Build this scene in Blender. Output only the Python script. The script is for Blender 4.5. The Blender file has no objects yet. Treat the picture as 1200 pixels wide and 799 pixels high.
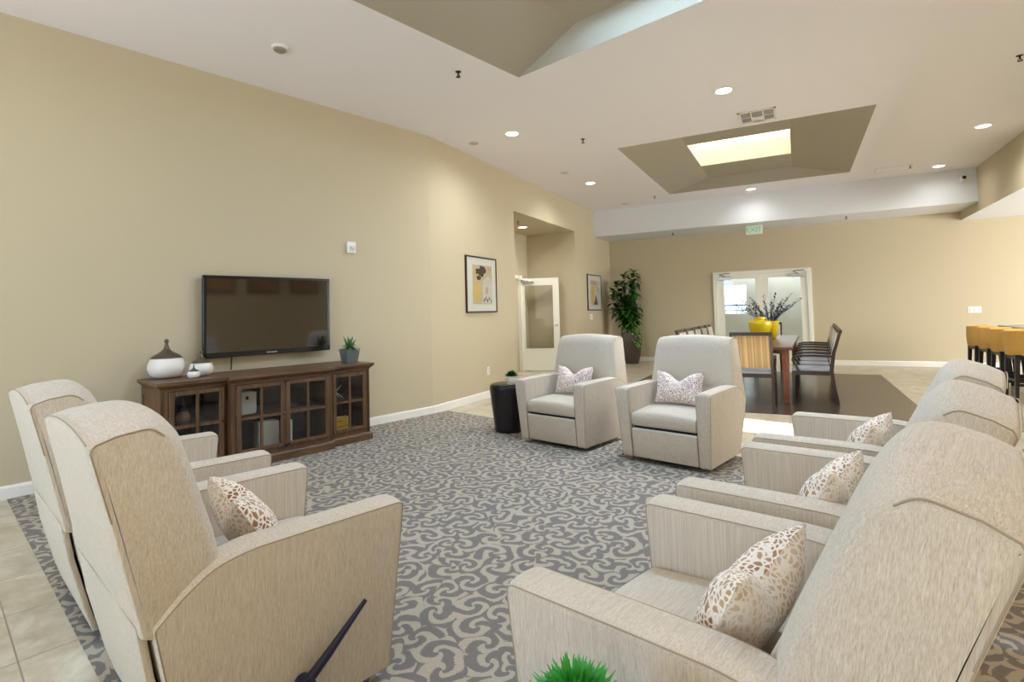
import bpy, bmesh, math, random
from mathutils import Vector, Matrix
R = math.radians
pi = math.pi
random.seed(7)
SC = bpy.context.scene
COL = SC.collection
PHI = 0.24655668                      # angle between the lounge wall and the dining wall
nD = Vector((math.cos(PHI), -math.sin(PHI), 0))
dD = Vector((math.sin(PHI), math.cos(PHI), 0))
def L(n, s, z=0): return nD * n + dD * s + Vector((0, 0, z))

# ------------------------------------------------------------------ materials
def lin(c):
    return tuple(((v / 255) / 12.92 if v / 255 <= .04045 else ((v / 255 + .055) / 1.055) ** 2.4) for v in c) + (1,)
class NT:
    def __init__(s, name):
        s.m = bpy.data.materials.new(name); s.m.use_nodes = True
        s.t = s.m.node_tree; s.b = s.t.nodes['Principled BSDF']; s.out = s.t.nodes['Material Output']
    def n(s, typ, ins=None, **props):
        k = s.t.nodes.new(typ)
        for a, v in props.items(): setattr(k, a, v)
        for a, v in (ins or {}).items(): s.set(k.inputs[a], v)
        return k
    def set(s, sock, v):
        if isinstance(v, bpy.types.NodeSocket): s.t.links.new(v, sock)
        else: sock.default_value = v
    def math(s, op, a, b=0.0, c=0.0):
        k = s.t.nodes.new('ShaderNodeMath'); k.operation = op
        s.set(k.inputs[0], a); s.set(k.inputs[1], b); s.set(k.inputs[2], c)
        return k.outputs[0]
    def obj(s): return s.n('ShaderNodeTexCoord').outputs['Object']
    def map(s, v, scale=(1, 1, 1), loc=(0, 0, 0), rot=(0, 0, 0)):
        return s.n('ShaderNodeMapping', {'Vector': v, 'Scale': scale, 'Location': loc, 'Rotation': rot}).outputs[0]
    def noise(s, v, scale, detail=3, rough=.55, dist=0):
        return s.n('ShaderNodeTexNoise', {'Vector': v, 'Scale': scale, 'Detail': detail, 'Roughness': rough, 'Distortion': dist}).outputs[0]
    def ramp(s, f, stops, interp='LINEAR'):
        k = s.n('ShaderNodeValToRGB', {'Fac': f}); k.color_ramp.interpolation = interp
        e = k.color_ramp.elements
        while len(e) < len(stops): e.new(.5)
        for i, (p, c) in enumerate(stops): e[i].position = p; e[i].color = c if len(c) == 4 else lin(c)
        return k.outputs[0]
    def mix(s, f, a, b, blend='MIX'):
        k = s.n('ShaderNodeMix', data_type='RGBA', blend_type=blend)
        s.set(k.inputs[0], f); s.set(k.inputs[6], a); s.set(k.inputs[7], b)
        return k.outputs[2]
    def bump(s, h, st=.3, d=.01):
        s.set(s.b.inputs['Normal'], s.n('ShaderNodeBump', {'Height': h, 'Strength': st, 'Distance': d}).outputs[0])
    def base(s, c): s.set(s.b.inputs['Base Color'], c)
def P(name, c, rough=.6, metal=0, spec=.5, coat=0):
    t = NT(name); t.base(lin(c)); t.b.inputs['Roughness'].default_value = rough
    t.b.inputs['Metallic'].default_value = metal; t.b.inputs['Specular IOR Level'].default_value = spec
    t.b.inputs['Coat Weight'].default_value = coat
    return t.m
def paint(name, c, bump=.06):
    t = NT(name); o = t.obj(); f = t.noise(o, 3.0, 3)
    t.base(t.mix(t.math('MULTIPLY', f, .10), lin(c), lin(tuple(v * .9 for v in c))))
    t.b.inputs['Roughness'].default_value = .75; t.b.inputs['Specular IOR Level'].default_value = .25
    t.bump(t.noise(o, 160, 2), bump, .002); return t.m
def emit(name, c, st):
    t = NT(name); t.base(lin(c)); t.b.inputs['Emission Color'].default_value = lin(c); t.b.inputs['Emission Strength'].default_value = st
    return t.m
def glass(name, tint=(235, 240, 240), rough=.03, refl=1.0):
    t = NT(name); tr = t.n('ShaderNodeBsdfTransparent', {'Color': lin(tint)}); gl = t.n('ShaderNodeBsdfGlossy', {'Roughness': rough})
    fr = t.n('ShaderNodeFresnel', {'IOR': 1.5}); bf = t.math('SUBTRACT', 1.0, t.n('ShaderNodeNewGeometry').outputs['Backfacing'])
    mx = t.n('ShaderNodeMixShader', {0: t.math('MULTIPLY', bf, t.math('MULTIPLY', fr.outputs[0], refl)), 1: tr.outputs[0], 2: gl.outputs[0]})
    t.t.links.new(mx.outputs[0], t.out.inputs[0]); t.t.nodes.remove(t.b); return t.m

def fabric(name, c1, c2, c3):
    t = NT(name); o = t.obj()
    rnd = t.n('ShaderNodeObjectInfo').outputs['Random']
    off = t.n('ShaderNodeCombineXYZ', {0: t.math('MULTIPLY', rnd, 7.0), 1: t.math('MULTIPLY', rnd, 3.0), 2: 0.0}).outputs[0]
    o2 = t.n('ShaderNodeVectorMath', {0: o, 1: off}, operation='ADD').outputs[0]
    nz = t.n('ShaderNodeSeparateXYZ', {0: t.n('ShaderNodeTexCoord').outputs['Normal']}).outputs[2]
    top = t.math('GREATER_THAN', t.math('ABSOLUTE', nz), .72)
    v1 = t.noise(t.map(o2, (640, 640, 5)), 1, 2, .6); v2 = t.noise(t.map(o2, (260, 260, 2.5)), 1, 2, .6)
    h1 = t.noise(t.map(o2, (5, 640, 640)), 1, 2, .6); h2 = t.noise(t.map(o2, (2.5, 260, 260)), 1, 2, .6)
    a = t.math('ADD', t.math('MULTIPLY', v1, .62), t.math('MULTIPLY', v2, .38))
    b = t.math('ADD', t.math('MULTIPLY', h1, .62), t.math('MULTIPLY', h2, .38))
    f = t.math('ADD', t.math('MULTIPLY', a, t.math('SUBTRACT', 1.0, top)), t.math('MULTIPLY', b, top))
    t.base(t.ramp(f, [(.28, c1), (.5, c2), (.72, c3)]))
    t.b.inputs['Roughness'].default_value = .9; t.b.inputs['Specular IOR Level'].default_value = .15
    t.b.inputs['Sheen Weight'].default_value = .15
    t.bump(f, .25, .003); return t.m

def wood(name, c1, c2, axis=0, scale=1.0, rough=.45):
    t = NT(name); o = t.obj(); s = [34 * scale] * 3; s[axis] = 2.2 * scale
    w = t.noise(t.map(o, tuple(s)), 1, 4, .65, .4)
    w2 = t.noise(t.map(o, tuple(v * 4 for v in s)), 1, 2, .6)
    f = t.math('ADD', t.math('MULTIPLY', w, .75), t.math('MULTIPLY', w2, .25))
    t.base(t.ramp(f, [(.32, c1), (.66, c2)])); t.b.inputs['Roughness'].default_value = rough
    t.bump(f, .12, .002); return t.m

M = {}
M['wall'] = paint('wall_paint', (197, 184, 155))
M['ceil'] = paint('ceiling_paint', (240, 236, 238))
M['soffit'] = paint('soffit_paint', (224, 226, 229))
M['tray'] = paint('tray_dim_paint', (172, 164, 146))  # darker than the ceiling; the trays' dimness is put into the colour
M['white'] = P('white_trim', (236, 233, 224), .4)
M['doorwhite'] = P('white_door_paint', (238, 236, 222), .4)
M['plate'] = P('plastic_white', (238, 236, 228), .4)
M['chair'] = fabric('linen_strie', (170, 155, 135), (200, 189, 173), (219, 211, 199))
M['seam'] = P('seam_piping', (164, 150, 130), .9)
M['black'] = P('black_metal', (24, 24, 28), .4)
M['lever'] = P('lever_plastic', (34, 34, 58), .35)
M['darkgap'] = P('gap_dark', (34, 40, 58), .8)  # bluish darkness of the gaps put into the inner box colour
M['console'] = wood('console_wood', (66, 44, 28), (122, 90, 60), 0, 1, .42)
M['consolev'] = wood('console_wood_upright', (64, 43, 27), (118, 86, 56), 2, 1, .42)
M['consoledark'] = P('console_inside', (30, 26, 26), .6)
M['tablewood'] = wood('table_wood', (66, 40, 30), (118, 78, 60), 1, .8, .3)
M['tableleg'] = wood('table_leg_wood', (96, 48, 30), (150, 86, 58), 2, .8, .35)
M['chairwood'] = wood('dark_chair_wood', (36, 26, 24), (66, 50, 44), 2, 1, .3)
M['glass'] = glass('pane_glass', (250, 251, 250))
M['cabglass'] = glass('cabinet_glass', (240, 242, 244), .02, 1.6)
M['steel'] = P('brushed_steel', (190, 190, 188), .3, .9)
M['bronze'] = P('pewter_lid', (104, 92, 80), .38, .6)
M['ceramic'] = P('white_ceramic', (236, 232, 224), .3, 0, .5, .2)
M['brass'] = P('aged_brass', (150, 110, 60), .35, .8)
M['iron'] = P('dark_iron', (40, 32, 28), .5, .6)
M['screen'] = P('tv_screen', (36, 28, 20), .06, 0, .5)
M['screen'].node_tree.nodes['Principled BSDF'].inputs['IOR'].default_value = 2.0
M['bezel'] = P('tv_bezel', (16, 16, 17), .25)
M['drum'] = P('dark_metal_drum', (52, 48, 50), .32, .75)
M['yellow'] = P('yellow_glaze', (222, 192, 12), .22, 0, .5, .4)
M['stoolfab'] = fabric('mustard_fabric', (182, 136, 62), (206, 160, 82), (224, 182, 104))
M['seatfab'] = P('seat_vinyl', (168, 172, 184), .45)
M['palefab'] = P('pale_back_fabric', (206, 200, 186), .8)
M['leaf'] = P('leaf_dark', (30, 74, 24), .4)
M['leaf2'] = P('leaf_mid', (62, 116, 40), .4)
M['vine'] = P('leaf_light', (120, 160, 62), .45)
M['grass'] = P('grass_green', (58, 158, 58), .5)
M['grassdark'] = P('topiary_green', (34, 104, 42), .5)
M['succ'] = P('succulent_green', (86, 128, 74), .45)
M['stem'] = P('brown_stem', (92, 70, 48), .7)
M['blueleaf'] = P('blue_leaf', (46, 56, 82), .6)
M['blueflower'] = P('blue_flower', (120, 150, 190), .6)
M['planter'] = P('dark_planter', (78, 66, 56), .4, .2)
M['soil'] = P('soil', (50, 38, 30), .9)
M['greypot'] = P('grey_glass_pot', (112, 120, 118), .12, 0, .6)
M['granite'] = P('counter_stone', (150, 146, 138), .2)
M['bulb'] = emit('downlight_glow', (255, 248, 232), 9)
M['sky'] = emit('skylight_glow', (255, 247, 224), 1.2)
M['skycool'] = emit('outdoor_light', (226, 238, 255), 1.0)
M['mat'] = P('picture_mat', (226, 222, 212), .7)
M['frame'] = P('dark_picture_frame', (52, 36, 26), .35)
M['paper'] = P('art_paper', (204, 184, 150), .8)
M['artyel'] = P('art_ochre', (216, 184, 112), .8)
M['artdark'] = P('art_umber', (72, 58, 48), .8)
M['artgrey'] = P('art_grey', (212, 204, 192), .8)
M['artpink'] = P('art_rose', (196, 168, 140), .8)
M['green'] = emit('exit_green', (60, 190, 130), .35)
M['vent'] = P('vent_grille', (160, 156, 150), .5)
M['bookyel'] = P('yellow_cover', (216, 176, 40), .5)
M['bookwhite'] = P('ivory_box', (228, 224, 204), .6)
M['frost'] = P('vestibule_paint', (214, 216, 208), .8)

def m_carpet():
    t = NT('carpet_scroll'); o = t.obj()
    p = t.n('ShaderNodeVectorMath', {0: o, 1: t.n('ShaderNodeVectorMath', {0: t.n('ShaderNodeTexNoise', {'Vector': o, 'Scale': 5.0, 'Detail': 1}).outputs['Color'], 1: (.12, .12, 0)}, operation='MULTIPLY').outputs[0]}, operation='ADD').outputs[0]
    p = t.n('ShaderNodeVectorMath', {0: p, 1: (1, 1, 0)}, operation='MULTIPLY').outputs[0]
    vo = t.n('ShaderNodeTexVoronoi', {'Vector': p, 'Scale': 7.2, 'Randomness': .95}, voronoi_dimensions='2D')
    d = t.n('ShaderNodeSeparateXYZ', {0: t.n('ShaderNodeVectorMath', {0: p, 1: vo.outputs['Position']}, operation='SUBTRACT').outputs[0]})
    ang = t.math('ARCTAN2', d.outputs[1], d.outputs[0])
    r = t.math('SQRT', t.math('ADD', t.math('POWER', d.outputs[0], 2.0), t.math('POWER', d.outputs[1], 2.0)))
    cr = t.n('ShaderNodeSeparateColor', {0: vo.outputs['Color']})
    sg = t.math('SUBTRACT', t.math('MULTIPLY', t.math('GREATER_THAN', cr.outputs[0], .5), 2.0), 1.0)
    ph = t.math('ADD', t.math('MULTIPLY', ang, 2.0), t.math('MULTIPLY', sg, t.math('MULTIPLY', r, 86.0)))
    sp = t.math('SINE', t.math('ADD', ph, t.math('MULTIPLY', cr.outputs[1], 6.3)))
    n1 = t.math('MULTIPLY', t.math('SUBTRACT', t.noise(o, 15, 1), .5), 1.8)
    f = t.math('ADD', sp, n1)
    k = t.math('SMOOTHSTEP', f, 0, 0) if False else t.n('ShaderNodeMapRange', {0: t.math('ADD', f, t.math('MULTIPLY', t.math('SUBTRACT', t.noise(o, 110, 2, .7), .5), 1.1)), 1: -.10, 2: .44}, interpolation_type='SMOOTHSTEP').outputs[0]
    fib = t.noise(o, 170, 3, .8); big = t.noise(o, 1.6, 2)
    dark = t.mix(fib, lin((98, 93, 92)), lin((146, 140, 135))); lite = t.mix(fib, lin((150, 140, 126)), lin((200, 190, 173)))
    t.base(t.mix(k, dark, lite)); t.b.inputs['Roughness'].default_value = .95; t.b.inputs['Specular IOR Level'].default_value = .1
    t.bump(t.math('ADD', fib, t.math('MULTIPLY', k, .5)), .4, .004); return t.m
M['carpet'] = m_carpet()
def m_tile(name, off):
    t = NT(name); o = t.map(t.obj(), (1, 1, 1), off)
    br = t.n('ShaderNodeTexBrick', {'Vector': o, 'Color1': (1, 1, 1, 1), 'Color2': (.82, .82, .82, 1), 'Mortar': (0, 0, 0, 1), 'Scale': 1.0, 'Mortar Size': .0032, 'Mortar Smooth': .2, 'Bias': 0.0, 'Brick Width': .478, 'Row Height': .478}, offset=0.0)
    n1 = t.noise(o, 5, 5, .6, .8); n2 = t.noise(o, 26, 3, .6)
    base = t.ramp(t.math('ADD', t.math('MULTIPLY', n1, .8), t.math('MULTIPLY', n2, .2)), [(.34, (180, 167, 141)), (.52, (203, 193, 170)), (.68, (222, 214, 196))])
    c = t.mix(1.0, base, br.outputs[0], 'MULTIPLY')
    t.base(t.mix(br.outputs[1], c, lin((150, 142, 126)))); t.b.inputs['Roughness'].default_value = .28
    t.bump(t.math('SUBTRACT', 1.0, br.outputs[1]), .4, .003); return t.m
def m_plank():
    t = NT('dark_plank_floor'); o = t.obj()
    br = t.n('ShaderNodeTexBrick', {'Vector': o, 'Color1': (.25, .25, .25, 1), 'Color2': (.75, .75, .75, 1), 'Mortar': (0, 0, 0, 1), 'Scale': 1.0, 'Mortar Size': .0015, 'Mortar Smooth': 0.0, 'Bias': 0.0, 'Brick Width': 1.2, 'Row Height': .15}, offset=.4)
    g = t.noise(t.map(o, (2, 30, 30)), 1, 3, .6)
    f = t.math('ADD', t.math('MULTIPLY', br.outputs[0], .5), t.math('MULTIPLY', g, .5))
    t.base(t.ramp(f, [(.2, (54, 43, 37)), (.75, (90, 75, 65))])); t.b.inputs['Roughness'].default_value = .24; return t.m
M['plank'] = m_plank()
def m_pillow(name, spot1, spot2, ground, sc=64):
    t = NT(name); o = t.obj()
    p = t.n('ShaderNodeVectorMath', {0: t.map(o, (1, 1, .75)), 1: t.n('ShaderNodeVectorMath', {0: t.n('ShaderNodeTexNoise', {'Vector': o, 'Scale': 22.0, 'Detail': 1}).outputs['Color'], 1: (.03, .03, .03)}, operation='MULTIPLY').outputs[0]}, operation='ADD').outputs[0]
    e = t.n('ShaderNodeTexVoronoi', {'Vector': p, 'Scale': sc, 'Randomness': .9}, feature='DISTANCE_TO_EDGE').outputs[0]
    k = t.n('ShaderNodeMapRange', {0: e, 1: .09, 2: .2}).outputs[0]
    spot = t.mix(t.ramp(t.noise(o, 6, 2), [(.4, (0, 0, 0)), (.62, (255, 255, 255))]), lin(spot1), lin(spot2))
    t.base(t.mix(k, lin(ground), spot)); t.b.inputs['Roughness'].default_value = .85; t.b.inputs['Sheen Weight'].default_value = .3
    t.bump(k, .3, .003); return t.m
M['pilF'] = m_pillow('spotted_velvet', (146, 96, 58), (214, 182, 150), (238, 228, 214))
M['pilG'] = m_pillow('spotted_rose_velvet', (158, 112, 98), (186, 146, 128), (240, 232, 226), 78)
M['pilP'] = m_pillow('pale_spotted_velvet', (204, 176, 146), (222, 202, 178), (238, 229, 216))
M['pilB'] = fabric('tan_velvet', (176, 144, 108), (196, 166, 130), (212, 186, 152))
def m_stripe():
    t = NT('striped_back_fabric'); x = t.n('ShaderNodeSeparateXYZ', {0: t.obj()}).outputs[0]
    f = t.math('FRACT', t.math('ADD', t.math('MULTIPLY', x, 11.0), t.math('MULTIPLY', t.math('SINE', t.math('MULTIPLY', x, 40.0)), .12)))
    t.base(t.ramp(f, [(0, (196, 158, 104)), (.25, (226, 194, 142)), (.5, (172, 132, 84)), (.6, (214, 178, 122)), (.85, (184, 156, 116))])); t.b.inputs['Roughness'].default_value = .7; return t.m
M['stripe'] = m_stripe()

# ------------------------------------------------------------------ mesh helpers
def lobj(name, bm, mat, parent=None, smooth=False, loc=None, rotz=0):
    me = bpy.data.meshes.new(name)
    bmesh.ops.recalc_face_normals(bm, faces=bm.faces)
    bm.to_mesh(me); bm.free()
    for m in (mat if isinstance(mat, (list, tuple)) else [mat]): me.materials.append(m)
    if smooth:
        me.polygons.foreach_set('use_smooth', [True] * len(me.polygons))
        if smooth != 'all': me.set_sharp_from_angle(angle=R(smooth if smooth > 1 else 40))
    o = bpy.data.objects.new(name, me); COL.objects.link(o)
    if parent is not None: o.parent = parent
    if loc is not None: o.location = loc
    o.rotation_euler = (0, 0, rotz)
    return o
def tag(o, label, cat, group=None, kind=None):
    if label: o['label'] = label
    if cat: o['category'] = cat
    if group: o['group'] = group
    if kind: o['kind'] = kind
    return o
def thing(name, label, cat, loc=(0, 0, 0), rotz=0, group=None, kind=None):
    o = bpy.data.objects.new(name, None); COL.objects.link(o); o.empty_display_size = .1
    o.location = loc; o.rotation_euler = (0, 0, rotz)
    return tag(o, label, cat, group, kind)
def struct(name, bm, mat, parent=None, loc=None, rotz=0, smooth=False):
    o = lobj(name, bm, mat, parent, smooth, loc, rotz)
    if parent is None: o['kind'] = 'structure'
    return o
def dup(root, loc, rotz, label=None, group=None):
    r = root.copy(); COL.objects.link(r); r.location = loc; r.rotation_euler = (0, 0, rotz)
    if label: r['label'] = label
    if group: r['group'] = group
    for ch in list(root.children):
        c = ch.copy(); COL.objects.link(c); c.parent = r
        for g in list(ch.children):
            d = g.copy(); COL.objects.link(d); d.parent = c
    return r
B = bmesh.new
def box(bm, a, b, bev=0, seg=2, mi=0):
    x0, y0, z0 = (min(a[i], b[i]) for i in range(3)); x1, y1, z1 = (max(a[i], b[i]) for i in range(3))
    v = [bm.verts.new(p) for p in ((x0, y0, z0), (x1, y0, z0), (x1, y1, z0), (x0, y1, z0), (x0, y0, z1), (x1, y0, z1), (x1, y1, z1), (x0, y1, z1))]
    fs = [bm.faces.new([v[i] for i in q]) for q in ((3, 2, 1, 0), (4, 5, 6, 7), (0, 1, 5, 4), (1, 2, 6, 5), (2, 3, 7, 6), (3, 0, 4, 7))]
    for f in fs: f.material_index = mi
    if bev:
        es = list({e for f in fs for e in f.edges})
        bmesh.ops.bevel(bm, geom=es, offset=bev, segments=seg, profile=.5, affect='EDGES')
    return bm
def quad(bm, pts, mi=0):
    f = bm.faces.new([bm.verts.new(p) for p in pts]); f.material_index = mi; return f
def loft(bm, loops, cap=True, closed=True, mi=0):
    vs = [[bm.verts.new(p) for p in lp] for lp in loops]
    n = len(vs[0])
    for a, b in zip(vs, vs[1:]):
        for i in range(n if closed else n - 1):
            j = (i + 1) % n
            bm.faces.new((a[i], a[j], b[j], b[i])).material_index = mi
    if cap:
        bm.faces.new(vs[0][::-1]).material_index = mi; bm.faces.new(vs[-1]).material_index = mi
    return bm
def lathe(bm, prof, seg=32, c=(0, 0, 0), mi=0):
    loops = [[(c[0] + r * math.cos(2 * pi * k / seg), c[1] + r * math.sin(2 * pi * k / seg), c[2] + z) for k in range(seg)] for r, z in prof]
    return loft(bm, loops, True, True, mi)
def tube(bm, pts, r, seg=8, closed=False, mi=0):
    pts = [Vector(p) for p in pts]; n = len(pts); loops = []
    rr = r if isinstance(r, (list, tuple)) else [r] * n
    up = Vector((0, 0, 1)); prev = None
    for i, p in enumerate(pts):
        t = (pts[(i + 1) % n] - pts[i - 1]) if closed else (pts[min(i + 1, n - 1)] - pts[max(i - 1, 0)])
        t.normalize()
        a = prev if prev is not None else (up if abs(t.z) < .9 else Vector((1, 0, 0)))
        a = (a - t * a.dot(t)); a.normalize(); prev = a; b = t.cross(a)
        loops.append([p + (a * math.cos(2 * pi * k / seg) + b * math.sin(2 * pi * k / seg)) * rr[i] for k in range(seg)])
    if closed: loops.append(loops[0]); return loft(bm, loops, False, True, mi)
    return loft(bm, loops, True, True, mi)
def sweep(bm, pts, w, d, side=(1, 0, 0), mi=0):
    """rectangular bar along pts; w along side, d across"""
    pts = [Vector(p) for p in pts]; n = len(pts); s = Vector(side); loops = []
    ww = w if isinstance(w, (list, tuple)) else [w] * n; dd = d if isinstance(d, (list, tuple)) else [d] * n
    for i, p in enumerate(pts):
        t = (pts[min(i + 1, n - 1)] - pts[max(i - 1, 0)]).normalized(); q = t.cross(s).normalized()
        loops.append([p + s * (a * ww[i] / 2) + q * (b * dd[i] / 2) for a, b in ((-1, -1), (1, -1), (1, 1), (-1, 1))])
    return loft(bm, loops, True, True, mi)
def rpoly(pts, seg=4):
    out = []; n = len(pts)
    for i, p in enumerate(pts):
        r = p[2] if len(p) > 2 else 0; P0 = Vector(p[:2])
        if not r: out.append(tuple(P0)); continue
        a = Vector(pts[i - 1][:2]) - P0; b = Vector(pts[(i + 1) % n][:2]) - P0
        la, lb = a.length, b.length; a.normalize(); b.normalize()
        d = min(r, la * .45, lb * .45)
        A, Bq = P0 + a * d, P0 + b * d
        for k in range(seg + 1):
            u = k / seg; out.append(tuple(A * (1 - u) ** 2 + P0 * (2 * u * (1 - u)) + Bq * u * u))
    return out
def area2(p): return sum(p[i - 1][0] * p[i][1] - p[i][0] * p[i - 1][1] for i in range(len(p))) / 2
def inset(p, d):
    sg = 1 if area2(p) > 0 else -1; n = len(p); out = []
    for i in range(n):
        a = Vector(p[i]) - Vector(p[i - 1]); b = Vector(p[(i + 1) % n]) - Vector(p[i])
        if a.length < 1e-9 or b.length < 1e-9: out.append(p[i]); continue
        a.normalize(); b.normalize()
        na = Vector((-a.y, a.x)) * sg; nb = Vector((-b.y, b.x)) * sg; m = na + nb
        if m.length < 1e-6: m = na
        m.normalize(); k = max(.5, m.dot(na)); out.append(tuple(Vector(p[i]) + m * (d / k)))
    return out
def slab(bm, prof, x0, x1, r, mp=None, mid=6, mi=0, plane='yz'):
    """closed profile extruded with rounded ends; returns the two rim loops"""
    sl = [(x0, r), (x0 + r * .29, r * .29), (x0 + r, 0)]
    sl += [(x0 + r + (x1 - x0 - 2 * r) * k / mid, 0) for k in range(1, mid)]
    sl += [(x1 - r, 0), (x1 - r * .29, r * .29), (x1, r)]
    loops = []
    for x, i in sl:
        q = inset(prof, i) if i else prof
        lp = [(x, a, b) if plane == 'yz' else ((a, x, b) if plane == 'xz' else (a, b, x)) for a, b in q]
        if mp: lp = [mp(Vector(v)) for v in lp]
        loops.append(lp)
    loft(bm, loops, True, True, mi)
    return loops[1], loops[-2]
def leaf_blade(bm, p, d, length, w, droop=.3, seg=4, mi=0, up=Vector((0, 0, 1)), fold=.0):
    d = Vector(d).normalized(); s = d.cross(up)
    if s.length < .05: s = Vector((1, 0, 0))
    s.normalize(); P0 = Vector(p); rows = []
    for k in range(seg + 1):
        u = k / seg; c = P0 + d * (length * u) + Vector((0, 0, -droop * length * u * u))
        ww = w * math.sin(pi * min(.97, .12 + .88 * u)) * .5 + .0004
        rows.append([bm.verts.new(c - s * ww + Vector((0, 0, fold * ww))), bm.verts.new(c + s * ww + Vector((0, 0, fold * ww)))])
    for a, b in zip(rows, rows[1:]): bm.faces.new((a[0], a[1], b[1], b[0])).material_index = mi

# ------------------------------------------------------------------ the room shell
CZ = 3.69
REAR = -3.5
YW = -4.27; BY = 13.523
k_pt = Vector((YW, (YW + 5.545 * nD.x) / dD.x * 0 + 0, 0))
# kink: D wall (n=-5.545) meets x=YW
s_k = (YW + 5.545 * nD.x) / dD.x
KINK = L(-5.545, s_k)
RX = 8.0
rw_n = (RX - dD.x * REAR) / nD.x
C_RL = L(-5.545, REAR); C_RR = L(rw_n, REAR)
OUT = [C_RL, KINK, Vector((YW, BY, 0)), Vector((RX, BY, 0)), C_RR]
def wallquad(name, a, b, z0, z1, mat, holes=()):
    """vertical wall from a to b with rectangular holes (u0,u1,z0,z1) along its length"""
    a = Vector(a); b = Vector(b); ln = (b - a).length; t = (b - a).normalized(); bm = B()
    us = sorted({0, ln} | {h[0] for h in holes} | {h[1] for h in holes}); zs = sorted({z0, z1} | {h[2] for h in holes} | {h[3] for h in holes})
    vt = {}
    def V(u, z):
        if (u, z) not in vt: vt[u, z] = bm.verts.new((a.x + t.x * u, a.y + t.y * u, z))
        return vt[u, z]
    for u0, u1 in zip(us, us[1:]):
        for q0, q1 in zip(zs, zs[1:]):
            um, zm = (u0 + u1) / 2, (q0 + q1) / 2
            if any(h[0] < um < h[1] and h[2] < zm < h[3] for h in holes): continue
            bm.faces.new((V(u0, q0), V(u1, q0), V(u1, q1), V(u0, q1)))
    return struct(name, bm, mat)
wallquad('wall_left', C_RL, KINK, 0, CZ, M['wall'])
REC = (8.17, 11.05, 3.06)            # recess: y from, y to, head height
RBX = -5.45
ky = KINK.y
wallquad('wall_hall', KINK, (YW, BY, 0), 0, CZ, M['wall'], [(REC[0] - ky, REC[1] - ky, 0, REC[2])])
DO = (-1.66, .215, 2.05)             # double door opening
wallquad('wall_back', (YW, BY, 0), (RX, BY, 0), 0, CZ, M['wall'], [(DO[0] - YW, DO[1] - YW, 0, DO[2])])
WR = [(9.6, 12.4, .6, 2.5), (6.2, 9.0, .6, 2.5)]  # unseen right-wall windows, added to bring fill in from the bar side
wallquad('wall_right', (RX, BY, 0), C_RR, 0, CZ, M['wall'], [(BY - w[1], BY - w[0], w[2], w[3]) for w in WR])
rl = (C_RR - C_RL).length
WIN = [(1.5, 3.5, .5, 2.7), (5.2, 7.2, .5, 2.7)]     # windows in the rear wall, from its right end
wallquad('wall_rear', C_RR, C_RL, 0, CZ, M['wall'], [(rl - w[1], rl - w[0], w[2], w[3]) for w in WIN])
# recess walls
bm = B()
quad(bm, [(YW, REC[0], 0), (RBX, REC[0], 0), (RBX, REC[0], REC[2]), (YW, REC[0], REC[2])])
quad(bm, [(YW, REC[1], 0), (RBX, REC[1], 0), (RBX, REC[1], REC[2]), (YW, REC[1], REC[2])])
quad(bm, [(RBX, REC[0], 0), (RBX, REC[1], 0), (RBX, REC[1], REC[2]), (RBX, REC[0], REC[2])])
struct('wall_recess', bm, M['wall'])
bm = B(); quad(bm, [(YW, REC[0], REC[2]), (YW, REC[1], REC[2]), (RBX, REC[1], REC[2]), (RBX, REC[0], REC[2])]); struct('ceiling_recess', bm, M['wall'])
# partition behind the right-hand seats
PN = 3.2
bm = B(); a = L(PN, REAR + .02); b = L(PN, 8.3); a2 = L(PN + .14, REAR + .02); b2 = L(PN + .14, 8.3)
loft(bm, [[a, b, b2, a2], [p + Vector((0, 0, CZ)) for p in (a, b, b2, a2)]]); struct('wall_partition', bm, M['wall'])

# ceiling with two tray openings
T1 = dict(o=Vector((-2.26, 7.69, 0)), ux=Vector((1, 0, 0)), uy=Vector((0, 1, 0)), w=3.2, h=3.71, top=(.80, .12, 2.28, 3.59), sky=(.805, 1.15, 2.27, 2.58), H=3.9)
T2 = dict(o=L(-3.51, .45), ux=nD, uy=dD, w=3.2, h=3.62, top=(.80, .12, 2.40, 3.50), sky=(1.0, 2.50, 2.3, 3.20), H=3.9)  # unseen skylight opening, shaped so the sun lands on the floor
def tp(T, u, v, z): p = T['o'] + T['ux'] * u + T['uy'] * v; return Vector((p.x, p.y, z))
bm = B()
def loop_edges(pts):
    vs = [bm.verts.new((p[0], p[1], CZ)) for p in pts]
    return [bm.edges.new((vs[i - 1], vs[i])) for i in range(len(vs))]
es = loop_edges(OUT)
for T in (T1, T2): es += loop_edges([tp(T, u, v, 0) for u, v in ((0, 0), (T['w'], 0), (T['w'], T['h']), (0, T['h']))])
bmesh.ops.triangle_fill(bm, edges=es, use_beauty=True, use_dissolve=False)
struct('ceiling', bm, M['ceil'])
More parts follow.
